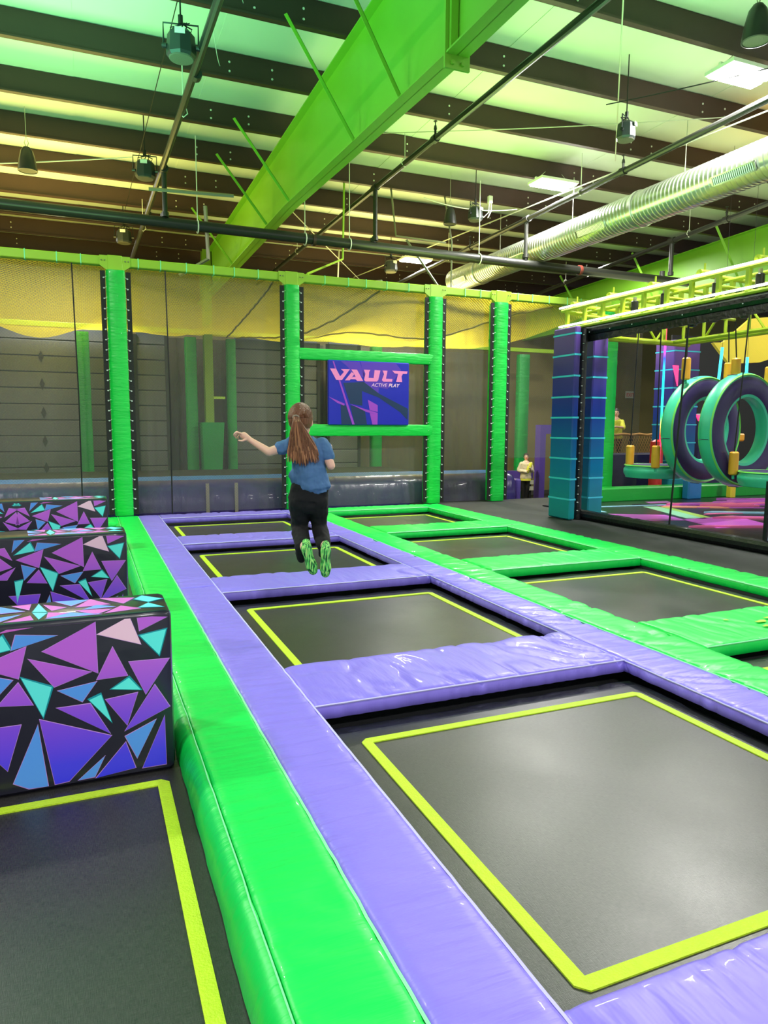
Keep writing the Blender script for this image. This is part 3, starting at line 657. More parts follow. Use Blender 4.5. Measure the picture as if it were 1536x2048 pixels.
# ---------------------------------------------------------------- front net wall: posts, beam, nets
def post(x0, w, label, top=4.12, y=12.95, dep=0.28, name='padded_post', loc_z=0.0, front_mat=None):
    t = thing(name, label, 'post', (x0 + w / 2, y + dep / 2, loc_z)); h = top - loc_z
    n = max(8, int(h / 0.05)); vs = []; fs = []
    c = 0.05; sec = [(-w / 2 + c, -dep / 2), (w / 2 - 0.02, -dep / 2), (w / 2, -dep / 2 + 0.02), (w / 2, dep / 2 - 0.02), (w / 2 - 0.02, dep / 2), (-w / 2 + 0.02, dep / 2), (-w / 2, dep / 2 - .02), (-w / 2, -dep / 2 + c)]
    for i in range(n + 1):
        z = h * i / n
        for j, (a, b) in enumerate(sec):
            wob = 0.010 * noise.noise((z * 9, j * 1.3, x0)) + 0.006 * noise.noise((z * 22, j * 0.7, x0 + 5))
            if i in (0, n): wob -= 0.015
            vs.append((a * (1 + wob), b + wob * 0.6 * (1 if b > 0 else -1), z))
    m = len(sec)
    for i in range(n):
        for j in range(m): fs.append((i * m + j, i * m + (j + 1) % m, (i + 1) * m + (j + 1) % m, (i + 1) * m + j))
    fs.append(tuple(range(m))[::-1]); fs.append(tuple(n * m + j for j in range(m)))
    MB().add(vs, fs).build('foam_sleeve', front_mat or M_post, t, smooth=50, fix=True)
    return t
plabs = [(0.405, 0.30, 'tall padded green post at the left with white lacing on both sides'), (3.44, 0.27, 'padded green post behind the jumping girl'), (6.375, 0.29, 'padded green post right of the sign'), (7.88, 0.31, 'padded green post standing at the edge of the dark deck')]
for x0, w_, lab in plabs:
    t = post(x0, w_, lab)
    # black hem strips of the net on both sides with lacing loops
    for sx in (-1, 1):
        hx_ = sx * (w_ / 2 + 0.05)
        MB().box(hx_ - 0.04, hx_ + 0.04, -0.10, -0.09, 0.02, 4.1).build('net_hem', M_blackmat, t, smooth=0)
        Lc = MB()
        for k in range(24):
            z = 0.12 + k * 0.168
            Lc.ell((sx * (w_ / 2 + 0.035), -0.115, z), (0.016, 0.012, 0.013), 6, 4)
            Lc.tube([(sx * (w_ / 2 + 0.035), -0.115, z), (sx * (w_ / 2 - 0.005), -0.145, z + 0.02)], 0.004, 4)
        Lc.build('lacing', M_dot, t)['kind'] = 'stuff'
beam = thing('net_beam', 'lime green steel beam along the top of the front net', 'beam', (5, 13.1, 4.27))
rel(MB().rbox(-3.5, 10.9, 13.02, 13.17, 4.195, 4.34, 0.012).build('square_tube', M_lpaint, beam), beam)
st = None; bx = -3.3
while bx < 10.8:
    if min(abs(bx - (a + b / 2)) for a, b, _ in plabs) > 0.25:
        if st is None:
            q = MB(); q.box(-0.008, 0.008, 13.01, 13.02, 4.19, 4.345); q.box(-0.008, 0.008, 13.01, 13.18, 4.34, 4.346); q.box(-0.008, 0.008, 13.01, 13.18, 4.188, 4.194)
            st = q.build('tie_strap', M_piping_g, beam, smooth=0); rel(st, beam); st.location = (bx, 0, 0)
        else:
            o = share(st, 'tie_strap', beam, (bx, 0, 0)); rel(o, beam)
    bx += 0.42 + 0.06 * math.sin(bx * 5)
for a, b, _ in plabs:
    c_ = a + b / 2; q = MB()
    q.rbox(c_ - 0.12, c_ + 0.12, 12.99, 13.2, 4.12, 4.36, 0.01)
    q.add([(c_ - .24, 12.995, 4.19), (c_ - .24, 12.995, 4.35), (c_ + .24, 12.995, 4.35), (c_ + .24, 12.995, 4.19), (c_ + .11, 12.995, 4.10), (c_ - .11, 12.995, 4.10),
           (c_ - .24, 13.01, 4.19), (c_ - .24, 13.01, 4.35), (c_ + .24, 13.01, 4.35), (c_ + .24, 13.01, 4.19), (c_ + .11, 13.01, 4.10), (c_ - .11, 13.01, 4.10)],
          [(0, 1, 2, 3, 4, 5), (11, 10, 9, 8, 7, 6)] + [(i, (i + 1) % 6, (i + 1) % 6 + 6, i + 6) for i in range(6)])
    rel(q.build('corner_bracket', M_lpaint, beam, fix=True), beam)
    q = MB()
    for sx in (-1, 1):
        for k in range(2): q.ell((c_ + sx * (0.16 + 0.05 * k), 12.985, 4.27), (0.012, 0.012, 0.012), 6, 4)
    rel(q.build('bracket_bolts', M_grey, beam), beam)['kind'] = 'stuff'

def netwall(name, x0, x1, y, z0, z1, m, label, bulge=0.03, cat='net', nu=30):
    o = uvnet(name, lambda s, t: (x0 + (x1 - x0) * s, y + 0.11 + bulge * math.sin(math.pi * s) * math.sin(math.pi * t) + 0.02 * noise.noise((s * 9, t * 3, x0)), z0 + (z1 - z0) * t), nu, 12, x1 - x0, z1 - z0, m)
    return tag(o, label, cat)
netwall('safety_net', -3.5, 0.40, 13.09, 0.0, 4.19, M_net, 'dark see-through net left of the first green post')
netwall('safety_net', 0.71, 3.43, 13.09, 0.0, 4.19, M_net, 'dark see-through net between the first and second green posts')
netwall('safety_net', 3.72, 6.37, 13.09, 0.0, 4.19, M_net, 'dark see-through net behind the sign')
netwall('safety_net', 6.68, 7.87, 13.09, 0.0, 4.19, M_netgrey, 'smoky crumpled net between the third and fourth green posts')
netwall('safety_net', 8.20, 10.6, 13.09, 0.9, 4.19, M_netfar, 'sheer draped net right of the fourth green post', bulge=0.15)
# seam ropes of the net
for x_, lab in ((-0.11, 'black vertical rope in the net at the far left'), (1.36, 'black vertical rope in the net between the first two posts')):
    tag(MB().tube([(x_, 13.05, 0.0), (x_ + 0.02, 13.05, 2), (x_, 13.05, 4.19)], 0.012, 6).build('net_rope', M_dcable), lab, 'rope')
# rails and sign between posts 2 and 3
for z0, z1, lab in ((2.79, 3.0, 'upper padded green rail above the sign'), (1.375, 1.60, 'lower padded green rail under the sign')):
    n = 60; vs = []; fs = []
    for i in range(n + 1):
        x = 3.69 + (6.46 - 3.69) * i / n; wob = 0.006 * noise.noise((x * 8, z0, 0))
        for a, b in ((12.955, z0 + .012), (12.95, z0 + .03), (12.95, z1 - .03), (12.955, z1 - .01), (12.975, z1), (13.05, z1), (13.06, z1 - .02), (13.06, z0 + .02), (13.05, z0), (12.975, z0)):
            vs.append((x, a + wob, b + wob))
    for i in range(n):
        for j in range(10): fs.append((i * 10 + j, i * 10 + (j + 1) % 10, (i + 1) * 10 + (j + 1) % 10, (i + 1) * 10 + j))
    fs.append(tuple(range(10))); fs.append(tuple(n * 10 + j for j in range(10))[::-1])
    tag(MB().add(vs, fs).build('padded_rail', M_post, fix=True), lab, 'rail')
M_sblue = vinyl('royal_blue_vinyl', rgb(10, 24, 184), bump=0.1)
M_navy = mat('printed_navy', rgb(16, 48, 92), 0.4); M_violet = mat('printed_violet', rgb(88, 48, 190), 0.4); M_mag = mat('printed_magenta', rgb(166, 64, 206), 0.4)
M_spink = mat('printed_letter_pink', rgb(255, 140, 208), 0.4); M_swhite = mat('printed_letter_pale', rgb(255, 205, 240), 0.4)
sg = thing('vault_sign', 'padded blue and violet sign reading VAULT ACTIVEPLAY in pink', 'sign', (5.07, 12.98, 1.59))
rel(MB().rbox(4.235, 5.91, 12.90, 12.948, 1.585, 2.80, 0.015).build('panel', M_sblue, sg), sg)
SD = {'navy': 0.0012, 'violet': 0.0006, 'magenta': 0.002}
for key, mm in (('violet', M_violet), ('navy', M_navy), ('magenta', M_mag)):
    for c, p_ in SIGN_SHAPES:
        if c != key: continue
        G = MB(); G.prism([(min(max(x, 4.245), 5.90), min(max(z, 1.597), 2.79)) for x, z in p_], lambda x, z, h: (x, 12.90 - h, z), 0, SD[key])
        rel(G.build('printed_shape', mm, sg, smooth=0, fix=True), sg)
for p_ in SIGN_LETTERS:
    rel(MB().prism([(min(x, 5.895), z) for x, z in p_], lambda x, z, h: (x, 12.90 - h, z), 0, 0.004).build('letter', M_spink, sg, smooth=0, fix=True), sg)
def text(body, size, x, z, y, m, par, bold=0.0, shear=0.25, name='lettering', sx=1.0):
    cu = bpy.data.curves.new(name, 'FONT'); cu.body = body; cu.size = size; cu.shear = shear; cu.offset = bold; cu.extrude = 0.0015
    tmp = bpy.data.objects.new(name, cu); COL.objects.link(tmp)
    dg = bpy.context.evaluated_depsgraph_get(); me = bpy.data.meshes.new_from_object(tmp.evaluated_get(dg)); bpy.data.objects.remove(tmp)
    me.materials.clear(); me.materials.append(m)
    o = bpy.data.objects.new(name, me); COL.objects.link(o); o.parent = par
    o.matrix_parent_inverse = Matrix.Translation(-Vector(par.location))
    o.rotation_euler = (math.pi / 2, 0, 0); o.location = (x, y, z); o.scale = (sx, 1, 1)
    return o
text('ACTIVE', 0.092, 5.11, 2.325, 12.897, M_swhite, sg, 0.0, name='small_lettering', sx=1.05)
text('PLAY', 0.092, 5.468, 2.325, 12.897, M_swhite, sg, 0.0022, name='small_lettering', sx=1.05)

# ---------------------------------------------------------------- area behind the net
def ysag(s, t, x0, x1):
    x = x0 + (x1 - x0) * s; y = 13.1 + 8.9 * t
    u = x / 3.05 - 0.2
    sag = 0.45 * math.sin(math.pi * t) * (0.55 + 0.45 * math.cos(2 * math.pi * (u - 0.5))) + 0.25 * math.sin(math.pi * min(1, max(0, (0.9 - x) / 4.0))) * math.sin(math.pi * t)
    return (x, y, 4.22 - sag + 0.02 * noise.noise((x * 2, y * 2, 0)))
cnet = tag(uvnet('ceiling_net', lambda s, t: ysag(s, t, -4, 10.8), 90, 40, 14.8, 9.0, M_ynet), 'sagging yellow roof net stretched behind the lime beam', 'net')
for (a, b, lab) in (((2.2, 13.1), (4.6, 22), 'thick yellow seam rope running across the roof net'), ((4.9, 13.15), (3.2, 22), 'second yellow seam rope of the roof net behind the sign')):
    pass
M_yrope = mat('olive_rope', rgb(150, 140, 50), 0.7)
def hang(a, b, n=30):
    pts = []
    for i in range(n + 1):
        k = i / n; x = a[0] + (b[0] - a[0]) * k; y = a[1] + (b[1] - a[1]) * k
        s_ = (x + 4) / 14.8; t_ = (y - 13.1) / 8.9; p_ = ysag(s_, min(max(t_, 0), 1), -4, 10.8); pts.append((x, y, p_[2] - 0.02 + 0.012 * math.sin(i * 2.5)))
    return pts
for a, b, lab in (((3.3, 13.3), (4.0, 21.9), 'braided seam rope under the yellow net between the first two posts'), ((5.4, 13.2), (4.3, 21.9), 'braided seam rope under the yellow net behind the sign'), ((9.6, 13.4), (5.6, 21.5), 'braided seam rope under the yellow net at right')):
    MB().tube(hang(a, b), 0.022, 6).build('seam_rope', M_yrope, cnet)
fb = thing('far_net_beam', 'lime green beam of the net frame at the far side', 'beam', (4, 22, 4.3))
rel(MB().rbox(-6, 16, 21.95, 22.1, 4.24, 4.38, 0.01).build('square_tube', M_lpaint, fb), fb)
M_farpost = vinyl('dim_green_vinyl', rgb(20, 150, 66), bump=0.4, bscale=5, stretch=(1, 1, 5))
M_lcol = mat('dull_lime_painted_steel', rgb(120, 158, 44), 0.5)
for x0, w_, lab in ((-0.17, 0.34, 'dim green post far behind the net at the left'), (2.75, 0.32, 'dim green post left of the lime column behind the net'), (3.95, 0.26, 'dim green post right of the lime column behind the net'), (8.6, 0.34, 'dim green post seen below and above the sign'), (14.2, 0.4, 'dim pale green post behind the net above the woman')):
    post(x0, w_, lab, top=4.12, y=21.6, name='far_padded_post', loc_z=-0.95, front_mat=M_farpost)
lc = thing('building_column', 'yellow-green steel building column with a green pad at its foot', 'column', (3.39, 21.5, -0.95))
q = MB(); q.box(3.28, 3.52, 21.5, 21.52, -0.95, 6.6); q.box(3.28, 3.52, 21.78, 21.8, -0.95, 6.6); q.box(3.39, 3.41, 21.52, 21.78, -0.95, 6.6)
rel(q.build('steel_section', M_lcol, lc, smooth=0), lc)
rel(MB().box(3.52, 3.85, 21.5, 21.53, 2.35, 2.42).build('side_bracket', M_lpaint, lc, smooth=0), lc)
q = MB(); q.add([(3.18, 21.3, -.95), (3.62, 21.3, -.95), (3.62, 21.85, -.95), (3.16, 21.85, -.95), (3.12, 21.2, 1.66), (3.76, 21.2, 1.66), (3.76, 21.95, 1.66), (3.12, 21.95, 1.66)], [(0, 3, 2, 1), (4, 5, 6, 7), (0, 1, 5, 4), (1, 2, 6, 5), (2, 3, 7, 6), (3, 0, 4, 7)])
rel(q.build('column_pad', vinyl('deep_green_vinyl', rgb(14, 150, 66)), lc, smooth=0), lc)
def slat_wall(x0, x1, z0, z1, label, diamonds=None):
    t = thing('slat_panel', label, 'panel', ((x0 + x1) / 2, 22.3, z0)); h = 0.445; n = int((z1 - z0) / h + 0.5); first = None
    hw = (x1 - x0) / 2
    MB().box(-hw - .05, hw + .05, 0.05, 0.10, 0, z1 - z0).build('backing', M_slatdark, t, smooth=0)
    q = MB(); q.add([(-hw, 0, 0), (hw, 0, 0), (hw, 0.045, 0), (-hw, 0.045, 0), (-hw, -0.015, h - .05), (hw, -0.015, h - .05), (hw, 0.045, h - .03), (-hw, 0.045, h - .03)], [(0, 3, 2, 1), (4, 5, 6, 7), (0, 1, 5, 4), (1, 2, 6, 5), (2, 3, 7, 6), (3, 0, 4, 7)])
    for k in range(n):
        if first is None: first = q.build('slat', M_slat, t, smooth=0)
        else: share(first, 'slat', t, (0, 0, k * h))
    for sx in (-1, 1): MB().box(sx * (hw + .04) - .05, sx * (hw + .04) + .05, -0.04, 0.05, 0, z1 - z0).build('side_frame', M_slatdark, t, smooth=0)
    if diamonds:
        for z in diamonds:
            MB().prism([(-.07, 0), (0, -.17), (.07, 0), (0, .17)], lambda a, b, c: (a, -0.02 - c, b + z), 0, 0.01).build('dark_cutout_patch', M_slatdark, t, smooth=0, fix=True).location.x = diamonds_x - t.location.x  # dark diamonds painted in place of the shaded cutouts in the slats
    return t
diamonds_x = -1.08
slat_wall(-5.5, 0.80, -0.95, 4.2, 'wide wall of dark horizontal slats behind the net at the far left', [z + .95 for z in (3.45, 2.7, 1.9, 1.1, .35)])
slat_wall(1.45, 2.25, -0.95, 4.2, 'narrow panel of dark slats between the first and second posts')
slat_wall(4.30, 6.95, -0.95, 4.2, 'panel of dark slats left of the second post')
slat_wall(7.35, 8.35, -0.95, 4.2, 'narrow panel of dark slats under the sign')
netwall('far_safety_net', -6, 7.3, 22.6, -0.95, 4.2, M_netblack, 'black net wall in front of the olive wall far behind the posts')
netwall('far_safety_net', 7.3, 13.9, 22.6, -0.95, 4.2, M_netgrey, 'crumpled smoky net in front of the olive wall behind the sign')
# inflatable bag
bag = thing('landing_airbag', 'long dark purple inflatable wall with a blue top behind the net', 'airbag', (2.8, 14.1, -0.95))
pf = [(13.38, -.95), (13.33, -.7), (13.30, -.3), (13.31, .1), (13.36, .38), (13.46, .50), (13.62, .55)]
pf2 = [(13.62, .55), (14.2, .57), (14.7, .55), (14.95, .45), (15.0, 0.2)]
def ext(pf_, nm, m_, x0, x1, cap=False):
    N = int((x1 - x0) / 0.06); vs = []; fs = []; k = len(pf_)
    for i in range(N + 1):
        x = x0 + (x1 - x0) * i / N; e = min(1, min(x - x0, x1 - x) / 0.18); e = math.sqrt(max(0, 1 - (1 - e) ** 2)) * 0.25 + 0.75
        for j, (a, b) in enumerate(pf_):
            wr = 0.018 * noise.noise((x * 14, 0, 0)) * max(0, (b - 0.1)) * 1.6
            tuft = -0.03 * max(0, math.cos(x * 2 * math.pi / 0.75)) ** 6 if j in (2, 3) else 0
            vs.append((x, 14.15 + (a - 14.15) * e - wr - tuft, b - (1 - e) * 0.3 + wr * 0.4))
    for i in range(N):
        for j in range(k - 1): fs.append((i * k + j, i * k + j + 1, (i + 1) * k + j + 1, (i + 1) * k + j))
    if cap: fs.append(tuple(range(k))); fs.append(tuple(N * k + j for j in range(k))[::-1])
    return rel(MB().add(vs, fs).build(nm, m_, bag, fix=True), bag)
ext(pf, 'front_wall', M_bag, -6, 8.82); ext(pf2, 'top_tube', M_bagtop, -6, 8.82)
rel(MB().rbox(-6, 8.8, 15.02, 21.1, -0.95, 0.3, 0.15).build('landing_surface', M_blackmat, bag), bag)
for x_ in (2.02, 2.55): rel(MB().box(x_ - .03, x_ + .03, 13.27, 13.30, -.2, .5).build('beige_strap', M_strap, bag, smooth=0), bag)
q = thing('inflatable_end_block', 'purple padded block at the right end of the inflatable wall', 'foam block', (8.92, 13.75, -0.95))
MB().rbox(-0.07, 0.07, -0.25, 0.5, 0, 1.36, 0.03).build('foam_body', M_mpurple, q)

# ---------------------------------------------------------------- overhead pipes, duct, lamps, speakers
def rpipe(name, pts, r, m, label, cat='pipe', n=10):
    return tag(MB().tube(pts, r, n).build(name, m), label, cat)
def sprinkler_line(pts, r, drop, heads, label, drop_r=0.045):
    a = Vector(pts[0]); t = thing('sprinkler_pipe', label, 'pipe', pts[0])
    rel(MB().tube(pts, r, 10).build('pipe', M_pipe, t), t)
    a, b = Vector(pts[0]), Vector(pts[-1])
    if drop is not None:
        k = (drop - a.y) / (b.y - a.y); p = a + (b - a) * k
        q = MB(); q.tube([p, (p.x, drop, 5.2)], drop_r, 10); q.tube([p + Vector((0, -.09, 0)), p + Vector((0, .09, 0))], r * 1.45, 10); q.tube([(p.x, drop, 5.2), (p.x, drop, 5.28)], drop_r * 1.4, 10)
        rel(q.build('drop_pipe', M_pipe, t), t)
    for y in heads:
        k = (y - a.y) / (b.y - a.y); p = a + (b - a) * k
        q = MB(); q.tube([p, p + Vector((0, 0, .14))], 0.02, 8); q.tube([p + Vector((0, 0, .14)), p + Vector((0, 0, .2))], [0.03, 0.02], 8); q.tube([p + Vector((0, 0, .2)), p + Vector((0, 0, .26))], 0.009, 6); q.tube([p + Vector((0, 0, .26)), p + Vector((0, 0, .27))], 0.032, 10); q.tube([p + Vector((0, -.06, 0)), p + Vector((0, .06, 0))], r * 1.35, 10)
        rel(q.build('sprinkler_head', M_pipe, t), t)
    for y in [yy + 1.2 for yy in heads]:
        k = (y - a.y) / (b.y - a.y); p = a + (b - a) * k
        q = MB(); q.tube([p + Vector((0, 0, r)), (p.x, y, roofz(y) + 0.02)], 0.008, 5); q.tube([p + Vector((-r * 1.2, 0, 0)), p + Vector((-r * .9, 0, r * 1.2)), p + Vector((0, 0, r * 2)), p + Vector((r * .9, 0, r * 1.2)), p + Vector((r * 1.2, 0, 0)), p + Vector((0, 0, -r * 1.15)), p + Vector((-r * 1.2, 0, 0))], 0.008, 5)
        rel(q.build('pipe_hanger', M_white, t), t)
    return t
sprinkler_line([(1.55, 5.0, 6.0), (1.47, 8.1, 6.0), (1.33, 20, 6.0), (1.3, 23.9, 6.0)], 0.05, 13.5, [9.85, 16.4], 'dark sprinkler pipe running away overhead at the upper left')
sprinkler_line([(5.42, 2.0, 6.2), (5.42, 23.9, 6.2)], 0.05, 13.5, [10.9, 17.9], 'black sprinkler pipe running away right of the green rafter')
sprinkler_line([(8.6, 3.0, 6.0), (9.25, 23.9, 6.0)], 0.05, 13.5, [10.4, 16.1], 'grey sprinkler pipe running away left of the metal duct')
sprinkler_line([(12.0, 6.0, 6.0), (14.6, 23.9, 6.0)], 0.055, 13.6, [11.8, 17.5], 'dark sprinkler pipe at the right above the yellow frame', 0.05)
bp = thing('main_sprinkler_pipe', 'thick black main pipe crossing the hall above the net', 'pipe', (4, 13.55, 5.1))
rel(MB().tube([(-6, 13.55, 5.14), (2, 13.55, 5.12), (9, 13.55, 5.08), (13.6, 13.55, 5.06)], 0.095, 14).build('pipe', M_pipe, bp), bp)
for x in (1.42, 5.4, 8.95, 12.8):
    rel(MB().tube([(x, 13.55, 5.12), (x, 13.55, 5.26)], 0.062, 10).build('outlet', M_pipe, bp), bp)
for x in (2.0, 4.0, 4.9, 7.8):
    q = MB(); zc = 5.12 - 0.005 * x
    q.tube([(x + 0 * 0, 13.55 + 0.11 * math.cos(a), zc + 0.11 * math.sin(a)) for a in [math.pi * 2 * k / 12 for k in range(13)]], 0.012, 5)
    q.tube([(x, 13.55, zc + .11), (x, 13.55, 6.66)], 0.009, 5)
    rel(q.build('pipe_hanger', M_white, bp), bp)
for x, m_ in ((4.17, M_brown), (10.4, mat('faded_red_coupling', rgb(120, 50, 40), .5))): rel(MB().tube([(x - .03, 13.55, 5.11 - .003 * x), (x + .03, 13.55, 5.11 - .003 * x)], 0.112, 12).build('coupling', m_, bp), bp)
# spiral duct
duct = thing('spiral_duct', 'silver spiral air duct running away at the right', 'duct', (9.45, 8, 5.5))
q = MB(); prof = []; y = 3.0
while y < 17.6:
    prof += [(0.295, y), (0.295, y + 0.055), (0.307, y + 0.066), (0.307, y + 0.078)]; y += 0.09
q.lathe(prof, 36, (9.45, 0, 5.5), 'y')
n_ = len(prof); q.add([(9.45 + .29 * math.cos(2 * math.pi * j / 24), 17.6, 5.5 + .29 * math.sin(2 * math.pi * j / 24)) for j in range(24)], [tuple(range(24))])
rel(q.build('duct_body', M_galv, duct, fix=True), duct)
for y in (10.55, 16.2):
    rel(MB().lathe([(0.312, y), (0.325, y + .01), (0.325, y + .07), (0.312, y + .08)], 36, (9.45, 0, 5.5), 'y').build('duct_band', M_galv, duct), duct)
for y0, y1 in ((7.95, 8.75), (11.25, 12.1), (13.9, 14.9), (16.6, 17.3)):
    a = math.radians(205); cx_, cz_ = 9.45 + .315 * math.cos(a), 5.5 + .315 * math.sin(a) + .0
    t1 = Vector((-math.sin(a), 0, math.cos(a))); nn = Vector((math.cos(a), 0, math.sin(a))); c0 = Vector((cx_, 0, cz_))
    q = MB()
    def P_(u, y_, h): v = c0 + t1 * u + nn * h; return (v.x, y_, v.z)
    for (u0, u1, ya, yb) in ((-.075, -.055, y0, y1), (.055, .075, y0, y1), (-.075, .075, y0, y0 + .03), (-.075, .075, y1 - .03, y1)):
        q.add([P_(u0, ya, 0), P_(u1, ya, 0), P_(u1, yb, 0), P_(u0, yb, 0), P_(u0, ya, .015), P_(u1, ya, .015), P_(u1, yb, .015), P_(u0, yb, .015)], [(0, 3, 2, 1), (4, 5, 6, 7), (0, 1, 5, 4), (1, 2, 6, 5), (2, 3, 7, 6), (3, 0, 4, 7)])
    rel(q.build('grille_frame', M_galv, duct, smooth=0, fix=True), duct)
    q = MB(); q.add([P_(-.06, y0, -.002), P_(.06, y0, -.002), P_(.06, y1, -.002), P_(-.06, y1, -.002)], [(0, 1, 2, 3)]); rel(q.build('grille_opening', M_black, duct, smooth=0), duct)
    q = MB(); y = y0 + .05
    while y < y1 - .04:
        q.add([P_(-.055, y, 0.0), P_(.055, y, 0.0), P_(.055, y + .012, .01), P_(-.055, y + .012, .01)], [(0, 1, 2, 3)]); y += 0.035
    rel(q.build('grille_fins', M_galv, duct, smooth=0), duct)['kind'] = 'stuff'
for y in (9.6, 12.6, 15.4):
    rel(MB().tube([(9.45, y, 5.8), (9.45, y, 6.66)], 0.007, 5).build('duct_hanger', M_cable, duct), duct)
# lamps
for i, (x, y, z, v) in enumerate(LAMPS):
    t = thing('high_bay_lamp', ['lit white high-bay lamp at the top right corner', 'lit white high-bay lamp above the middle of the duct', 'far lit high-bay lamp just over the main pipe'][i], 'lamp', (x, y, z))
    q = MB(); q.box(-.45, .45, -.25, .25, 0, .05); q.box(-.44, .44, -.02, .02, .05, .09); q.build('housing', M_white, t, smooth=0)
    for sy in (-1, 1): MB().rbox(-.42, .42, sy * .125 - .10, sy * .125 + .10, -.03, 0, .008).build('light_panel', M_lamp, t)
    for sx in (-1, 1): MB().tube([(sx * .4, 0, .05), (sx * .2, 0, .22 )], 0.005, 4).build('hanging_wire', M_cable, t)
# pendant speakers
def speaker(x, y, z, s, label):
    t = thing('pendant_speaker', label, 'speaker', (x, y, z))
    MB().lathe([(.001, .36), (.05, .355), (.09, .30), (.12, .18), (.14, .05), (.145, .0), (.13, -.005), (.125, .01)], 24).build('shell', M_speaker, t, fix=True)
    MB().lathe([(.001, .004), (.128, .004)], 24).build('grille', M_grille, t)
    q = MB(); q.tube([(.0, 0, .35), (.03, 0, .42), (0, 0, .52), (-.03, 0, .42), (0, 0, .35)], 0.007, 5); q.tube([(0, 0, .5), (0, 0, (7.10 + .24 - (y + 9) * .012 - z) / s)], 0.004, 4); q.build('hanging_wire', M_cable, t)
    t.scale = (s, s, s)
speaker(-0.76, 14.5, 5.98, 1.12, 'black bell-shaped pendant speaker at the left edge')
speaker(7.53, 14.37, 5.96, 1.0, 'black bell-shaped pendant speaker hanging left of an octagonal lamp near the duct')
speaker(7.30, 6.44, 5.98, 1.1, 'big black bell-shaped pendant speaker cut by the top right corner')
def spot(x, y, z, s, rz, label, white=True):
    t = thing('effect_light', label, 'stage light', (x, y, z), rz)
    oct_ = []
    q = MB(); q.lathe([(.001, .0), (.145, .0), (.165, .03), (.165, .07), (.15, .24), (.11, .28), (.001, .28)], 8).build('housing', M_spot, t, smooth=20, fix=True)
    MB().lathe([(.001, -.012), (.13, -.012), (.14, .002)], 24).build('lens', M_grille, t, fix=True)
    q = MB(); q.tube([(-.19, 0, .12), (-.19, 0, .36), (.19, 0, .36), (.19, 0, .12)], 0.011, 4); q.build('yoke', M_spot, t)
    for sx in (-1, 1): MB().tube([(sx * .16, 0, .12), (sx * .21, 0, .12)], 0.028, 8).build('yoke_knob', M_black, t)
    q = MB()
    for k in range(5): q.tube([(-.1 + .05 * k, .02, .28), (-.12 + .06 * k, .05, .34 + .02 * (k % 2)), (.1 - .03 * k, .0, .38)], 0.008, 4)
    q.tube([(0, 0, .36), (0, 0, .45)], 0.03, 6); q.tube([(0, 0, .45), (0, 0, (7.095 + .24 - (y + 9) * .012 - z) / s)], .01, 5); q.build('cables_and_clamp', M_dcable, t)['kind'] = 'stuff'
    if white: MB().box(-.055, .055, -.168, -.158, .19, .25).build('rating_label', M_white, t, smooth=0)
    t.scale = (s, s, s)
spot(1.22, 9.2, 5.86, 1.05, -.2, 'black octagonal effect light nearest, at the upper left')
spot(1.15, 13.8, 5.90, 1.05, -.2, 'black octagonal effect light in the middle left beside the sprinkler pipe')
spot(1.03, 18.8, 5.92, 1.1, -.2, 'small distant octagonal effect light above the first post')
spot(7.78, 13.7, 5.90, 0.95, .4, 'octagonal effect light beside the pendant speaker near the duct')
spot(7.75, 9.1, 5.90, 0.9, .5, 'octagonal effect light hanging alone at the upper right')
spot(7.98, 18.7, 5.82, 1.1, .3, 'small octagonal effect light left of the far lamp')
# wires, conduits and channels under the roof
def cable(name, a, b, r, m, label, sag=0.0, n=14):
    a, b = Vector(a), Vector(b); pts = []
    for i in range(n + 1):
        k = i / n; p = a + (b - a) * k; p.z -= sag * 4 * k * (1 - k); pts.append(p)
    return tag(MB().tube(pts, r, 5).build(name, m), label, 'cable')
cable('bracing_cable', (5.1, 6.1, 6.6), (9.4, 11.3, 6.55), 0.010, M_cable, 'diagonal bracing cable crossing behind the lone octagonal light', 0.03)
cable('bracing_cable', (3.7, 12.3, 6.5), (9.8, 8.9, 6.5), 0.008, M_cable, 'thin bracing cable running from the rafter to the duct', 0.05)
cable('conduit', (9.9, 6.0, 6.3), (8.1, 22.0, 6.3), 0.014, M_cable, 'thin pale conduit running away left of the grey sprinkler pipe')
cable('bracing_cable', (3.7, 15.2, 6.5), (9.0, 23.0, 6.2), 0.012, M_cable, 'diagonal cable over the far end of the hall', 0.02)
cable('white_cable', (-4.5, 15.0, 5.7), (1.0, 14.6, 6.5), 0.010, M_white, 'white cable slanting behind the left pendant speaker', 0.05)
cable('black_cable', (1.22, 9.3, 6.6), (1.05, 18.8, 6.6), 0.007, M_dcable, 'black cable linking the octagonal lights at left', 0.02)
cable('black_cable', (9.6, 6.5, 6.5), (7.6, 9.4, 6.5), 0.009, M_dcable, 'black cable leading to the lone octagonal light', 0.03)
cable('white_cable', (6.9, 14.4, 6.45), (9.0, 14.0, 6.35), 0.012, M_white, 'white cable drooping past the pendant speaker near the duct', 0.12)
for k, (yy, xx) in enumerate(((8.35, 4.35), (10.1, 4.35), (11.8, 4.35), (7.9, 2.05), (9.6, 2.05), (11.3, 2.05))):
    cable('tie_cord', (xx, yy, 6.85), (xx - .18 if k > 2 else xx + .8, yy - .55 if k > 2 else yy - .9, 7.05), 0.006, M_white, ['white cord hanging off the purlin nearest the splice plate', 'white cord on the second purlin right of the rafter', 'white cord on the third purlin right of the rafter', 'white cord under the nearest octagonal light', 'white cord beside the upper left sprinkler head', 'white cord lower along the upper left sprinkler pipe'][k], 0.08)
jb = thing('junction_box', 'small white junction box with two drooping conduits near the duct', 'electrical box', (8.25, 13.9, 6.35))
MB().rbox(-.05, .05, -.04, .04, 0, .16, .01).build('box', M_white, jb)
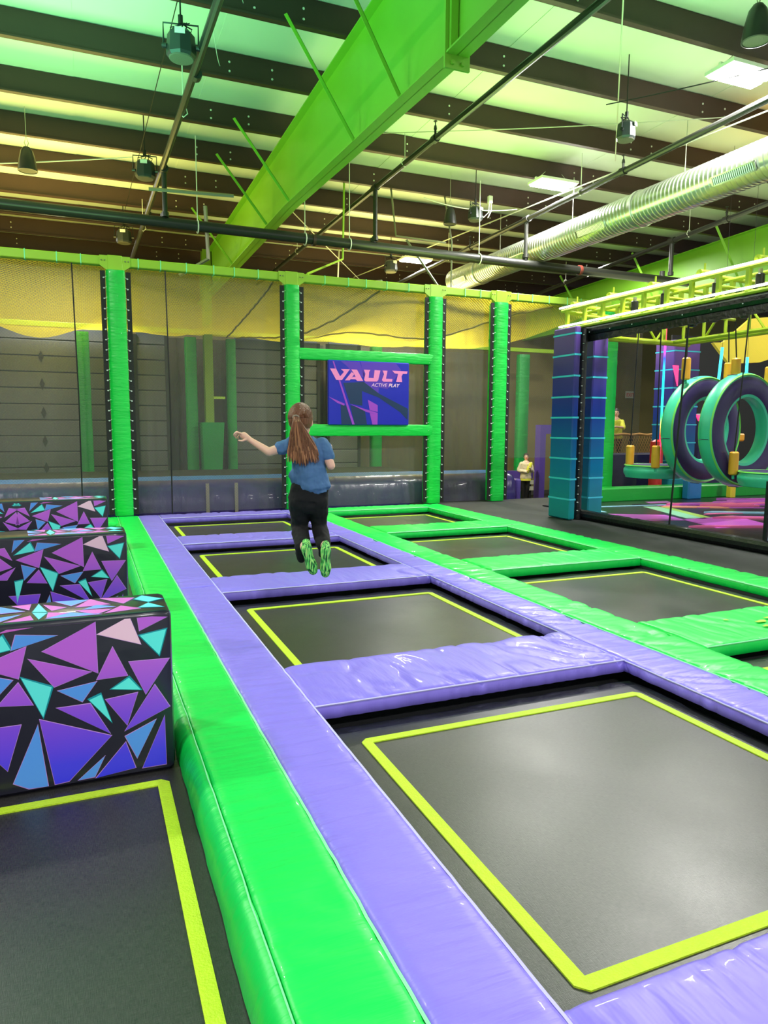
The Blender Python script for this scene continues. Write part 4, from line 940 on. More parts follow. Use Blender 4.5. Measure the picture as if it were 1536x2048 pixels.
MB().tube([(-.02, 0, 0), (-.03, 0, -.18), (-.15, 0, -.3), (-.35, 0, -.2)], 0.012, 6).build('conduit', M_white, jb)
MB().tube([(.03, 0, 0), (.03, 0, -.15), (-.05, 0, -.3)], 0.012, 6).build('conduit', M_white, jb)
def strut(pts, w_, label, m=None):
    return tag(MB().tube(pts, w_, 4).build('strut_channel', m or M_grey, smooth=0), label, 'bracket')
strut([(1.15, 13.2, 5.55), (2.55, 13.0, 5.55)], 0.03, 'perforated grey channel behind the left part of the main pipe')
strut([(2.15, 13.6, 5.5), (2.2, 13.7, 4.6), (1.7, 13.9, 4.3)], 0.035, 'bent grey channel brace dropping below the main pipe at left')
strut([(6.3, 14.79, 6.7), (6.3, 14.5, 5.62), (7.5, 14.5, 5.60)], 0.024, 'perforated grey channel left of the duct')
strut([(6.6, 14.62, 5.6), (7.5, 14.62, 4.55), (9.3, 17.3, 5.15)], 0.026, 'slanting grey channel at the end of the duct')
strut([(7.6, 14.79, 6.7), (7.6, 14.4, 5.6), (7.6, 14.4, 4.6)], 0.02, 'upright grey channel at the end of the duct')
strut([(3.9, 13.1, 4.36), (5.2, 14.8, 5.1), (5.25, 14.85, 6.75)], 0.022, 'green slanting strut behind the net beam right of the rafter', M_lpaint)
strut([(5.4, 13.1, 4.36), (6.9, 20.1, 5.6), (6.95, 20.1, 6.7)], 0.022, 'pale slanting strut above the sign', M_cable)

# ---------------------------------------------------------------- right: ninja course cage
FX = 7.85
def striped_pillar(x0, x1, y0, y1, z0, z1, label, step=0.345, nm='striped_pillar'):
    t = thing(nm, label, 'pillar', ((x0 + x1) / 2, (y0 + y1) / 2, z0)); hx, hy = (x1 - x0) / 2, (y1 - y0) / 2
    z = 0.0; h = z1 - z0
    while z < h - 0.05:
        zz = min(z + step, h)
        MB().rbox(-hx, hx, -hy, hy, z, zz, 0.02).build('foam_section', M_pillar, t)
        if zz < h: MB().box(-hx - .003, hx + .003, -hy - .003, hy + .003, zz - .015, zz + .015).build('cyan_stripe', M_cyan, t, smooth=0)
        z = zz
    return t
striped_pillar(7.49, 7.61, 9.80, 10.40, 0.0, 3.22, 'blue to purple padded pillar with cyan stripes in front of the black net post')
striped_pillar(8.02, 8.33, 9.98, 10.38, 0.0, 3.2, 'second purple and blue striped pillar just behind the black net post')
cg = thing('cage_frame', 'black padded frame and clear net of the obstacle cage at right', 'frame', (FX, 7, 0))
q = MB(); n = 70
pts = [(7.74, 9.92, z) for z in [3.2 * i / 40 for i in range(41)]]
rel(MB().tube(pts, [0.075 + 0.008 * noise.noise((0, i * .9, 0)) for i in range(41)], 10).build('padded_upright', M_black, cg), cg)
pts = [(FX, 2.5 + 7.6 * i / 90, 0.07) for i in range(91)]
rel(MB().tube(pts, [0.085 + 0.01 * noise.noise((0, i * .8, 3)) for i in range(91)], 10).build('bottom_rail', M_black, cg), cg)
pts = [(FX, 3 + 7.1 * i / 60, 3.17) for i in range(61)]
rel(MB().tube(pts, [0.085 + 0.006 * noise.noise((0, i * .8, 6)) for i in range(61)], 10).build('top_rail', M_black, cg), cg)
rel(MB().box(FX - .02, FX, 3, 10.0, 2.99, 3.10).build('top_skirt', M_black, cg, smooth=0), cg)
lc_ = MB()
for k in range(22): lc_.ell((7.70, 9.855, .15 + k * .14), (.02, .015, .006), 6, 4)
rel(lc_.build('upright_ties', M_dot, cg), cg)['kind'] = 'stuff'
lc_ = MB()
for k in range(19): lc_.ell((FX - .07, 9.8 - k * .37, .07 + .02 * (k % 2)), (.008, .012, .012), 6, 4)
rel(lc_.build('rail_ties', M_dot, cg), cg)['kind'] = 'stuff'
lc_ = MB()
for k in range(12): lc_.ell((FX - .085, 9.8 - k * .5, 3.13), (.008, .01, .01), 6, 4)
rel(lc_.build('top_ties', M_dot, cg), cg)['kind'] = 'stuff'
cn = uvnet('clear_net', lambda s, t: (FX + 0.01, 3 + 7.0 * s, 0.12 + 2.95 * t), 4, 4, 7.0, 2.95, M_fnet, cg); rel(cn, cg)
for y0_, y1_ in ((7.92, 7.95),):
    rel(MB().tube([(FX, 7.75, 3.1), (FX, 7.92, .1)], 0.014, 6).build('net_seam', M_dcable, cg), cg)
rel(MB().box(FX + .06, FX + .55, 3, 9.9, -.005, .012).build('floor_skirt', M_black, cg, smooth=0), cg)
rel(MB().tube([(FX + .02, 3.0, 0.1), (FX + .02, 3, 3.1)], 0.06, 8).build('padded_upright', M_black, cg), cg)
rel(MB().tube([(FX + .02, 6.33, 0.1), (FX + .02, 6.33, 0.9)], 0.03, 8).build('net_seam', M_black, cg), cg)
# white light tubes
for (a, b, lab) in (((7.76, 10.62, 3.31), (7.76, 3.5, 3.32), 'lower white light tube over the black frame'), ((7.76, 10.62, 3.63), (7.76, 3.5, 3.60), 'upper white light tube along the yellow frame')):
    tag(MB().tube([a, b], 0.017, 8).build('light_tube', M_led), lab, 'light')
# yellow box truss
tr = thing('ladder_frame', 'yellow-green tubular steel frame above the obstacle cage', 'frame', (9, 8, 3.3))
def seg(a, b, r, nm='frame_tube', m_=None): return rel(MB().tube([a, b], r, 8).build(nm, m_ or M_ypaint, tr), tr)
for x_ in (7.80, 8.28):
    seg((x_, 3.5, 3.58), (x_, 10.6, 3.58), 0.03, 'top_chord'); seg((x_, 3.5, 3.26), (x_, 10.6, 3.26), 0.028, 'bottom_chord')
for x_ in (10.0, 10.35):
    seg((x_, 4, 3.5), (x_, 10.2, 3.5), 0.03, 'top_chord'); seg((x_, 4, 3.12), (x_, 10.2, 3.12), 0.035, 'bottom_chord')
seg((7.9, 10.25, 3.12), (10.4, 10.25, 3.10), 0.05, 'end_tube'); seg((7.9, 10.45, 3.14), (10.4, 10.45, 3.14), 0.035, 'end_tube'); seg((7.8, 10.5, 3.55), (10.4, 10.5, 3.5), 0.035, 'end_tube')
y = 10.45; k = 0
while y > 3.8:
    q = MB().rbox(7.775, 7.835, y - .03, y + .03, 3.26, 3.58, .006); rel(q.build('upright', M_ypaint, tr), tr)
    q = MB().rbox(8.255, 8.315, y - .28, y - .22, 3.26, 3.58, .006); rel(q.build('upright', M_ypaint, tr), tr)
    seg((10.0, y, 3.12), (10.0, y, 3.5), 0.028, 'upright')
    if k % 2 == 0:
        seg((7.8, y - .1, 3.64), (10.3, y - .1, 3.60), 0.032, 'cross_tube')
        q = MB(); q.tube([(7.82, y - .1, 3.66), (8.02, y - .1, 3.66)], 0.055, 10); q.tube([(7.92, y - .1, 3.7), (7.92, y - .1, 3.80)], 0.014, 6)
        rel(q.build('tube_clamp', M_ypaint, tr), tr)
    else:
        seg((7.8, y, 3.42), (10.2, y, 3.38), 0.026, 'cross_tube'); seg((8.28, y - .5, 3.58), (9.2, y, 3.30), 0.024, 'diagonal_brace')
    y -= 0.46; k += 1
for a, b in (((8.6, 10.25, 3.15), (8.95, 10.25, 3.5)), ((9.3, 10.25, 3.5), (9.6, 10.25, 3.15)), ((9.6, 10.25, 3.12), (9.9, 10.25, 3.5)), ((10.0, 9.5, 3.12), (10.0, 9.2, 3.5)), ((10.0, 8.6, 3.5), (10.0, 8.3, 3.12)), ((10.0, 7.6, 3.12), (10.0, 7.3, 3.5))): seg(a, b, 0.02, 'diagonal_brace')
for x_, y_ in ((8.3, 10.25), (8.8, 10.25), (9.2, 10.25), (9.75, 10.25)): seg((x_, y_, 3.12), (x_, y_, 3.5), 0.025, 'upright')
# rope sleeves (black rubber) under the frame
slv = [(8.36, 8.18, 3.05, 'leftmost'), (8.65, 8.07, 3.12, 'second'), (9.07, 7.90, 3.18, 'rightmost')]
for x_, y_, z_, w_ in slv:
    t = thing('rope_sleeve', 'black rubber rope sleeve, %s of the three hanging under the yellow frame' % w_, 'sleeve', (x_, y_, z_))
    MB().lathe([(.001, 0), (.05, 0), (.062, .012), (.062, .22), (.05, .235), (.001, .235)], 14).build('sleeve', M_black, t, fix=True)
    MB().tube([(0, 0, .23), (0, 0, .44)], .016, 6).build('rope_end', M_dcable, t)
for i, (x_, y_, z_, lab) in enumerate(((7.98, 9.0, 3.36, 'black rope sleeve standing between the two light tubes at left'), (8.0, 8.4, 3.38, 'black rope sleeve between the light tubes, second from left'), (8.05, 7.5, 3.38, 'black rope sleeve between the light tubes near the middle'), (8.1, 6.85, 3.38, 'black rope sleeve between the light tubes at the right edge'))):
    t = thing('rope_sleeve', lab, 'sleeve', (x_, y_, z_))
    MB().lathe([(.001, 0), (.045, 0), (.055, .012), (.055, .15), (.045, .16), (.001, .16)], 14).build('sleeve', M_speaker, t, fix=True)
    MB().tube([(0, 0, .15), (0, 0, .22)], .03, 6).build('buckle', M_grey, t)

# rings
def ring(x, y, z, R, r, th, rz, label):
    t = thing('padded_ring', label, 'obstacle ring', (x, y, z), rz)
    b = 0.05
    out_ = [(R, -th + b * .4), (R, th - b * .4)]
    # outer rim band
    MB().lathe([(R - b * 1.2, -th + .004), (R - b * .35, -th + b * .25), (R, -th + b), (R + .004, 0), (R, th - b), (R - b * .35, th - b * .25), (R - b * 1.2, th - .004)], 64, ax='y').build('outer_rim', M_tealv, t, fix=True)
    MB().lathe([(r + b * 1.2, -th + .004), (r + b * .35, -th + b * .25), (r, -th + b), (r, th - b), (r + b * .35, th - b * .25), (r + b * 1.2, th - .004)], 56, ax='y').build('inner_rim', M_tealv, t, fix=True)
    for s_ in (-1, 1):
        MB().lathe([(r + b * .9, s_ * (th - .01)), (r + b * 1.6, s_ * (th + .006)), ((R + r) / 2, s_ * (th + .022)), (R - b * 1.6, s_ * (th + .006)), (R - b * .9, s_ * (th - .01))], 64, ax='y').build('face_pad', M_dpurple, t, fix=True)
        MB().lathe([(R - b * .9, s_ * (th - .006)), (R - b * .6, s_ * (th + .008)), (R - b * .3, s_ * (th - .012))], 64, ax='y').build('lime_piping', M_edge_l, t, fix=True)
    for a in (0.2, 1.9, 3.3, 4.6):
        c_, s_ = math.cos(a), math.sin(a)
        q = MB(); q.tube([(c_ * (R + .006), -th * .8, s_ * (R + .006)), (c_ * (R + .006), th * .8, s_ * (R + .006))], 0.005, 4); q.build('rim_seam', M_dpurple, t)
    return t
R1 = ring(9.10, 7.86, 1.53, 0.85, 0.475, 0.105, math.radians(6), 'nearer big padded ring, turquoise rim and dark purple face, at the right edge')
R2 = ring(9.12, 8.62, 1.53, 0.85, 0.475, 0.105, math.radians(6), 'farther big padded ring, turquoise rim and dark purple face, left of the nearer one')
def disc(x, y, z, R, h, label):
    t = thing('hanging_disc', label, 'obstacle platform', (x, y, z))
    MB().lathe([(R * .93, -h), (R - .03, -h + .02), (R, -h * .3), (R, h * .3), (R - .03, h - .02), (R * .93, h)], 48).build('rim_pad', M_tealv, t, fix=True)
    MB().lathe([(.001, h + .012), (R * .7, h + .01), (R * .95, h - .002)], 48).build('top_pad', M_dpurple, t, fix=True)
    MB().lathe([(R * .95, h - .004), (R * .97, h + .006), (R * .99, h - .012)], 48).build('lime_piping', M_edge_l, t, fix=True)
    MB().lathe([(.001, -h - .01), (R * .95, -h + .004)], 48).build('bottom_pad', M_black, t, fix=True)
    return t
D1 = disc(8.76, 9.26, 0.84, 0.47, 0.105, 'round hanging platform with turquoise rim left of the rings')
D2 = disc(9.05, 7.2, 0.84, 0.48, 0.105, 'round hanging platform with turquoise rim at the right edge')
def handle(par, p, top, ln=.34):
    o_ = Vector(par.location); rot = Matrix.Rotation(-par.rotation_euler.z, 3, 'Z')
    a = rot @ (Vector((p[0], p[1], p[2] - ln / 2)) - o_)
    g = MB().lathe([(.001, 0), (.05, 0), (.066, .018), (.068, ln / 2), (.066, ln - .02), (.05, ln), (.001, ln)], 16).build('rope_grip', M_orange, par, fix=True); g.location = a
    MB().tube([(0, 0, ln - .01), rot @ (Vector(top) - Vector((p[0], p[1], p[2] - ln / 2)))], 0.010, 6).build('rope', M_dcable, g)
    MB().tube([(0, 0, 0.01), (0.01, 0, -.06)], 0.02, 6).build('strap', M_tealv, g)
handle(R2, (8.62, 8.52, 2.47), (8.60, 8.5, 3.12))
handle(R1, (8.92, 7.86, 2.42), (8.9, 7.9, 3.12))
handle(R2, (9.62, 8.62, 2.44), (9.55, 8.6, 3.2))
handle(R1, (9.62, 7.86, 2.32), (9.6, 7.9, 3.2))
handle(D1, (8.37, 8.80, 1.10), (8.3, 8.75, 3.3), ln=.36)
handle(D1, (8.40, 9.42, 1.10), (8.45, 9.40, 3.3), ln=.34)
handle(D2, (8.72, 7.62, 1.05), (8.95, 7.7, 3.3), ln=.34)

# pit floor: printed mats
cols = {'mag': rgb(196, 92, 206), 'pink': rgb(240, 110, 170), 'salmon': rgb(250, 160, 140), 'mint': rgb(150, 215, 180), 'lime': rgb(170, 210, 90), 'dark': rgb(38, 34, 46), 'sky': rgb(150, 200, 235), 'peach': rgb(255, 196, 150)}
CM = {k: vinyl('pit_' + k, c, rough=0.3, bump=0.35, bscale=5, stretch=(1, 4, 1)) for k, c in cols.items()}
pit = thing('printed_pit_mat', 'glossy mat printed with pink, purple and mint stripes under the rings', 'mat', (11, 8, 0))
rel(MB().box(8.4, 15.4, 3.0, 11.85, -.01, .012).build('mat_base', CM['dark'], pit, smooth=0), pit)
rnd = random.Random(5)
def strip_(poly, c, z=0.016): rel(MB().prism(poly, lambda x, y_, h: (x, y_, h), 0.011, z).build('printed_stripe', CM[c], pit, smooth=0, fix=True), pit)
strip_([(8.45, 9.2), (8.6, 10.2), (9.5, 9.7), (9.3, 9.0)], 'mag'); strip_([(8.6, 10.5), (8.7, 11.2), (9.0, 11.2), (8.8, 10.4)], 'sky'); strip_([(9.5, 9.2), (10.1, 10.9), (10.4, 10.8), (9.8, 9.0)], 'mint'); strip_([(9.82, 9.2), (10.42, 10.8), (10.52, 10.7), (9.98, 9.1)], 'lime', .018)
strip_([(9.0, 8.1), (9.3, 9.1), (10.6, 9.2), (10.1, 8.0)], 'mag'); strip_([(10.5, 10.9), (10.8, 11.6), (11.4, 11.6), (11.0, 10.8)], 'mag'); strip_([(8.5, 11.2), (8.5, 11.3), (12.2, 10.9), (12.2, 10.8)], 'sky', .02)
for i in range(110):
    cx_ = rnd.uniform(9.4, 15.0); cy_ = rnd.uniform(6.0, 11.6)
    if cx_ < 10.7 and cy_ > 8.2: continue
    if cx_ < 9.2 : continue
    a = rnd.uniform(.15, .5); L_ = rnd.uniform(.4, 1.1); w_ = rnd.uniform(.05, .24); c = rnd.choice(['pink', 'salmon', 'peach', 'mag', 'pink', 'salmon', 'dark', 'mag', 'sky'])
    dx, dy = math.cos(a) * L_, -math.sin(a) * L_; nx_, ny_ = math.sin(a) * w_, math.cos(a) * w_
    if cy_ > 11.1 or cy_ + L_ * .3 > 11.7: continue
    strip_([(cx_ - dx, cy_ - dy), (cx_ + dx, cy_ + dy), (cx_ + dx * .8 + nx_, cy_ + dy * .8 + ny_), (cx_ - dx * .8 + nx_, cy_ - dy * .8 + ny_)], c, 0.016 + 0.0004 * i)
tag(MB().rbox(9.35, 15.4, 11.9, 12.25, -0.01, 0.30, .03).build('low_green_beam', vinyl('beam_green_vinyl', rgb(14, 168, 56))), 'low padded green beam behind the rings', 'beam')
bb_ = thing('pillar_base', 'crumpled blue vinyl base in front of the low green beam', 'pillar', (12.28, 11.78, 0))
MB().rbox(-.2, .2, -.1, .1, 0, .44, .03).build('foam_body', M_bluev, bb_)
striped_pillar(12.2, 12.95, 12.4, 13.0, 0.0, 3.52, 'far purple striped pillar seen through the rings', step=0.41)
post(10.62, 0.46, 'padded green post seen through the obstacle cage', top=4.15)
tag(MB().tube([(10.55, 12.9, -.01), (10.55, 12.9, 4.1)], 0.03, 6).build('net_rope', M_dcable), 'black net edge left of the green post inside the cage', 'rope')
netwall('safety_net', 11.1, 12.0, 13.09, 0, 4.19, M_netfar, 'brown tinted net right of the green post inside the cage')
# background of the cage
rc = thing('red_column', 'red padded column with a round foot behind the green beam', 'column', (11.95, 12.55, 0))
MB().lathe([(.001, .0), (.24, .0), (.24, .06), (.15, .09), (.14, 1.25), (.05, 1.3)], 20).build('foam_sleeve', M_redv, rc, fix=True)
mled, cr_, p_, nt_ = ramp_mat('rainbow_light_strip', [(0.8, rgb(255, 40, 130)), (1.4, rgb(255, 40, 40)), (1.8, rgb(40, 240, 110)), (2.6, rgb(20, 210, 250)), (3.1, rgb(40, 60, 255)), (3.5, rgb(255, 50, 70)), (4.4, rgb(255, 60, 80))], coord='Geo')
nt_.links.new(cr_.outputs[0], p_.inputs['Emission Color']); p_.inputs['Emission Strength'].default_value = 2.2
tag(MB().tube([(11.93, 12.43, 0.1), (11.93, 12.43, 4.6)], 0.024, 8).build('rainbow_light_strip', mled), 'rainbow coloured vertical light strip left of the far striped pillar', 'light')
mcy = mat('cyan_light_tube', rgb(60, 220, 255), 0.5, emit=rgb(60, 215, 255), estr=1.6)
for (a_, b_, lab) in (((12.0, 10.98, 2.55), (12.05, 10.98, 3.2), 'cyan light tube left of the yellow hexagonal panel'), ((12.5, 10.75, 2.6), (12.5, 10.75, 3.0), 'cyan light tube under the yellow hexagonal panel')):
    t = thing('hanging_light', lab, 'light', b_)
    rel(MB().tube([a_, b_], 0.028, 8).build('cyan_tube', mcy, t), t); rel(MB().tube([b_, (b_[0], b_[1], 7.1)], 0.004, 4).build('hanging_wire', M_dcable, t), t)
yb = thing('yellow_shield', 'yellow hexagonal padded panel hanging behind the rings', 'padded panel', (13.0, 11.1, 3))
d0 = Vector((13.61 - 12.30, 10.91 - 11.47, 0)).normalized(); nn0 = Vector((-d0.y, d0.x, 0))
def YB(u, z, h): p = Vector((12.30, 11.45, 0)) + d0 * u + nn0 * h; return (p.x, p.y, z)
rel(MB().prism([(0, 3.36), (1.75, 3.36), (1.75, 3.2), (1.0, 2.95), (.36, 2.92)], YB, 0, .12).build('panel', M_yellowv, yb, smooth=0, fix=True), yb)
rel(MB().prism([(.2, 3.36), (1.75, 3.36), (1.75, 3.95), (.75, 3.85)], YB, .0, .12).build('upper_panel', M_yellowv, yb, smooth=0, fix=True), yb)
tag(MB().box(16.1, 26, 16.5, 16.55, -.95, 4.3).build('dark_interior_backdrop', M_slatdark, smooth=0), 'black sheet standing in for the dark interior behind the obstacle course', 'backdrop')  # flat black sheet added for the unlit interior beyond the course
tag(MB().rbox(13.3, 14.6, 12.6, 13.1, 0, 1.9, .05).build('purple_wall_pad', M_dpurple), 'dark purple padded wall seen through the nearer ring', 'wall pad')
M_neon = mat('pink_neon', rgb(255, 60, 120), 0.5, emit=rgb(255, 60, 120), estr=1.2)
tag(MB().prism([(13.1, 2.0), (13.7, 1.9), (13.6, 1.75), (13.2, 1.85)], lambda x, z, h: (x, 12.6 - h, z - .12), 0, .04).build('pink_light_panel', M_neon, smooth=0, fix=True), 'pink lit panel seen through the nearer ring', 'light')
tag(MB().prism([(12.04, 2.95), (12.2, 2.95), (12.2, 2.5)], lambda x, z, h: (x + .1, 12.4 - h, z), 0, .03).build('pink_light_panel', M_neon, smooth=0, fix=True), 'small pink lit triangle left of the farther ring', 'light')
yt = thing('yellow_t_stand', 'small yellow T-shaped stand seen through the nearer ring', 'stand', (13.25, 11.6, 0))
MB().tube([(0, 0, .5), (0, 0, 1.3)], .05, 8).build('stem', M_yellowv, yt); MB().rbox(-.22, .22, -.1, .1, 1.28, 1.45, .03).build('crossbar', M_orange, yt); MB().rbox(-.08, .08, -.08, .08, 0.012, .5, .03).build('foot_block', M_yellowv, yt)
# dark purple low walls and openings near the woman
pw = thing('purple_archway', 'purple padded doorway beside the blue striped pillar', 'doorway', (14.3, 20.1, -.95))
q = MB(); q.box(-.22, .0, 0, .3, 0, 2.6); q.box(0, 1.2, 0, .3, 2.3, 2.6); rel(q.build('frame', M_mpurple, pw, smooth=0), pw); pw.children[0].matrix_parent_inverse = Matrix()
bn = thing('wooden_bench', 'low bench with pale boards behind the woman', 'bench', (13.95, 21.15, -.95))
for z in (.30, .52): MB().box(-.6, .6, -.05, 0, z, z + .14).build('board', M_cable, bn, smooth=0)
for x_ in (-.5, .5): MB().box(x_ - .04, x_ + .04, -.0, .3, 0, .7).build('leg', M_slatdark, bn, smooth=0)
MB().box(-.6, .6, .0, .2, .72, 1.0).build('purple_back', M_mpurple, bn, smooth=0)
tag(MB().rbox(11.0, 13.6, 13.6, 13.9, -.95, .95, .04).build('purple_wall_pad', M_dpurple), 'dull purple padded wall behind the net in the cage background', 'wall pad')
ex = thing('exit_sign', 'small pale exit sign on the olive wall behind the net', 'sign', (21.2, 23.96, 2.95))
tp_ = thing('rope_walkway', 'raised walkway with rope railing and net behind the cage', 'walkway', (14.4, 15.6, -.95))
q = MB(); q.box(-1.4, 1.2, 0.16, 1.6, 1.2, 1.4); q.build('platform', M_slatdark, tp_, smooth=0)
q = MB()
for x_ in (-1.3, -.4, 0.4, 1.1): q.box(x_ - .04, x_ + .04, .05, .15, 0, 2.3)
q.build('posts', M_slatdark, tp_, smooth=0)['kind'] = 'stuff'
M_rope = mat('tan_rope', rgb(190, 140, 80), 0.8)
MB().tube([(-1.4 + 2.6 * i / 30, .03, 2.33 + .012 * math.sin(i)) for i in range(31)], .035, 8).build('rope_rail', M_rope, tp_)
rn = uvnet('rope_net', lambda s, t: (-1.4 + 2.6 * s, 0.03 - .1 * math.sin(math.pi * t), 1.2 + 1.12 * t), 20, 6, 4, 1.12, net_mat('tan_rope_net', rgb(176, 128, 70), 0.05, .14, .7), tp_)
MB().rbox(-.22, .22, -.03, .03, -.15, .15, .01).build('sign_panel', M_cable, ex)
text('EXIT', 0.2, 21.2 - .2, 2.88, 23.925, M_redv, ex, 0.003, 0.0, 'lettering')

# ---------------------------------------------------------------- people
M_skin = mat('fair_skin', rgb(232, 182, 160), 0.5)
M_hair = mat('brown_hair', rgb(126, 82, 56), 0.42, bump=0.9, bscale=40, stretch=(3, 3, .15), vary=0.45, vscale=45, detail=3)
M_hair2 = mat('light_brown_hair', rgb(176, 122, 86), 0.42)
M_tee = mat('denim_blue_cotton', rgb(74, 112, 158), 0.85, bump=0.5, bscale=6, stretch=(2.5, 2.5, .8))
M_pants = mat('black_jersey', rgb(13, 13, 15), 0.9, bump=0.3, bscale=8)
M_sock = mat('green_grip_sock', rgb(80, 200, 90), 0.8, vary=0.1)
def sock_material():
    m = bpy.data.materials.new('striped_grip_sock'); m.use_nodes = True; nt = m.node_tree; n = nt.nodes; L = nt.links; p = n['Principled BSDF']
    tc = n.new('ShaderNodeTexCoord'); mp = n.new('ShaderNodeMapping'); mp.inputs['Scale'].default_value = (60, 60, 9); L.new(tc.outputs['Object'], mp.inputs[0])
    t = n.new('ShaderNodeTexNoise'); t.inputs['Scale'].default_value = 1.6; t.inputs['Detail'].default_value = 2; L.new(mp.outputs[0], t.inputs[0])
    cr = n.new('ShaderNodeValToRGB'); e = cr.color_ramp.elements; e[0].position = .42; e[0].color = rgb(18, 74, 40); e[1].position = .52; e[1].color = rgb(96, 218, 100); k = e.new(.66); k.color = rgb(190, 226, 130)
    L.new(t.outputs[0], cr.inputs[0]); L.new(cr.outputs[0], p.inputs['Base Color']); p.inputs['Roughness'].default_value = .8
    return m
M_sock = sock_material()
S = 1 / 258.0
def G(px, py_, w=0.0): return ((px - 618) * S, w, (985 - py_) * S)
girl = thing('person', 'girl with long ponytail in blue tee and black trousers jumping with knees bent', 'person', (1.57, 5.28, 1.04), math.radians(-22.65))
B_ = MB()
hc = G(603, 842, 0.02)
B_.ell((hc[0], hc[1], hc[2] + .01), (.083, .098, .112), 20, 14)
B_.ell((hc[0] + .01, hc[1] + .045, hc[2] - .06), (.058, .06, .06), 14, 10)             # jaw
B_.ell((hc[0] + .012, hc[1] + .108, hc[2] - .02), (.012, .016, .018), 8, 6)            # nose
for sx in (-1, 1):
    B_.ell((hc[0] + sx * .084, hc[1] + .012, hc[2] - .012), (.010, .020, .030), 10, 8)  # ears
B_.capsule(G(607, 868, .03), G(614, 892, .01), .045, .048)
B_.capsule(G(618, 905, 0), G(618, 960, 0), .095, .085)
# arms
B_.capsule(G(590, 888, 0), G(543, 903, -.07), .042, .034); B_.capsule(G(543, 903, -.07), G(506, 881, -.03), .034, .023)
B_.capsule(G(648, 892, 0), G(664, 930, -.03), .040, .033); B_.capsule(G(664, 930, -.03), G(656, 908, .16), .032, .022)
# left hand
B_.capsule(G(506, 881, -.03), G(492, 872, -.02), .022, .030); B_.capsule(G(497, 876, -.005), G(489, 871, .02), .024, .024)
def finger(pts, r0, r1):
    for i in range(len(pts) - 1):
        k = i / (len(pts) - 1); k2 = (i + 1) / (len(pts) - 1); B_.capsule(pts[i], pts[i + 1], r0 + (r1 - r0) * k, r0 + (r1 - r0) * k2, 8)
finger([G(489, 868, -.04), G(480, 865, -.045), G(475, 868, -.04), G(473, 871, -.03)], .0090, .0065)
finger([G(488, 869, -.02), G(478, 864, -.02), G(473, 868, -.015), G(473, 873, -.01)], .0090, .0065)
finger([G(488, 871, .0), G(479, 867, .005), G(474, 872, .01), G(475, 877, .01)], .0090, .0065)
finger([G(489, 873, .02), G(482, 870, .03), G(477, 874, .03), G(478, 878, .025)], .0080, .006)
finger([G(497, 879, -.045), G(490, 882, -.06), G(484, 881, -.06)], .0100, .0075)
# right hand, in front of the chest
B_.capsule(G(656, 908, .16), G(654, 902, .2), .022, .028)
for k in range(4): finger([G(655 + k * 2, 900, .2 + .0), G(654 + k * 2, 893, .22), G(653 + k * 2, 891, .25)], .0085, .006)
finger([G(650, 903, .2), G(645, 898, .22)], .010, .007)
# legs under the trousers and feet
B_.capsule(G(618, 975, .01), G(618, 985, .01), .07, .07)
B_.capsule(G(600, 1000, 0), G(594, 1056, .16), .07, .05); B_.capsule(G(594, 1056, .16), G(612, 1092, -.10), .045, .032)
B_.capsule(G(636, 1000, 0), G(636, 1058, .16), .07, .05); B_.capsule(G(636, 1058, .16), G(653, 1090, -.10), .045, .032)
remesh(B_.build('body', M_skin, girl, fix=False), 0.0045, 3)
# eyes and mouth on the far side of the head
for sx in (-1, 1): MB().ell((hc[0] + .01 + sx * .03, hc[1] + .092, hc[2] + .005), (.012, .008, .007), 10, 6).build('eye', M_dot, girl)
MB().ell((hc[0] + .012, hc[1] + .103, hc[2] - .058), (.020, .006, .006), 10, 6).build('mouth', mat('lips', rgb(190, 100, 100), .5), girl)
# tee
T = MB()
T.tube([G(625, 985, 0), G(627, 975, 0), G(622, 950, 0), G(618, 925, 0), G(618, 900, 0), G(617, 886, 0), G(615, 876, .01)], [(.085, .10), (.115, .145), (.105, .135), (.095, .130), (.09, .135), (.07, .115), (.03, .045)], 24)
T.capsule(G(592, 885, 0), G(572, 893, -.035), .056, .052); T.capsule(G(572, 893, -.035), G(566, 895, -.045), .053, .050)
T.capsule(G(646, 888, 0), G(656, 905, -.01), .056, .052); T.capsule(G(656, 905, -.01), G(659, 910, -.015), .053, .05)
T.tube([G(640, 960, -.0), G(646, 984, 0)], [(.06, .05), (.09, .055)], 16)
T.capsule(G(592, 950, 0), G(596, 965, 0), .05, .04)
tee = T.build('tee_shirt', M_tee, girl); remesh(tee, 0.007, 3)
# creases of the shirt: displace
def crease(o, tex_scale, strength):
    tx = bpy.data.textures.new(o.name + '_folds', 'CLOUDS'); tx.noise_scale = tex_scale
    d_ = o.modifiers.new('folds', 'DISPLACE'); d_.texture = tx; d_.strength = strength; d_.mid_level = .5
crease(tee, .07, .026)
# trousers
T = MB()
T.tube([G(620, 955, 0), G(620, 975, 0), G(617, 1000, 0)], [(.08, .115), (.10, .150), (.10, .155)], 24)
T.capsule(G(618, 990, .0), G(618, 1005, .0), .10, .09); T.capsule(G(601, 1000, 0), G(595, 1056, .15), .088, .070); T.capsule(G(595, 1056, .15), G(606, 1090, -.03), .070, .066); T.capsule(G(606, 1090, -.03), G(603, 1118, .0), .062, .034)
T.capsule(G(637, 1000, 0), G(636, 1058, .15), .084, .062); T.capsule(G(636, 1058, .15), G(648, 1086, -.03), .066, .062); T.capsule(G(650, 1088, -.05), G(645, 1110, .03), .05, .03)
pt = T.build('trousers', M_pants, girl); remesh(pt, 0.008, 3); crease(pt, .08, .02)
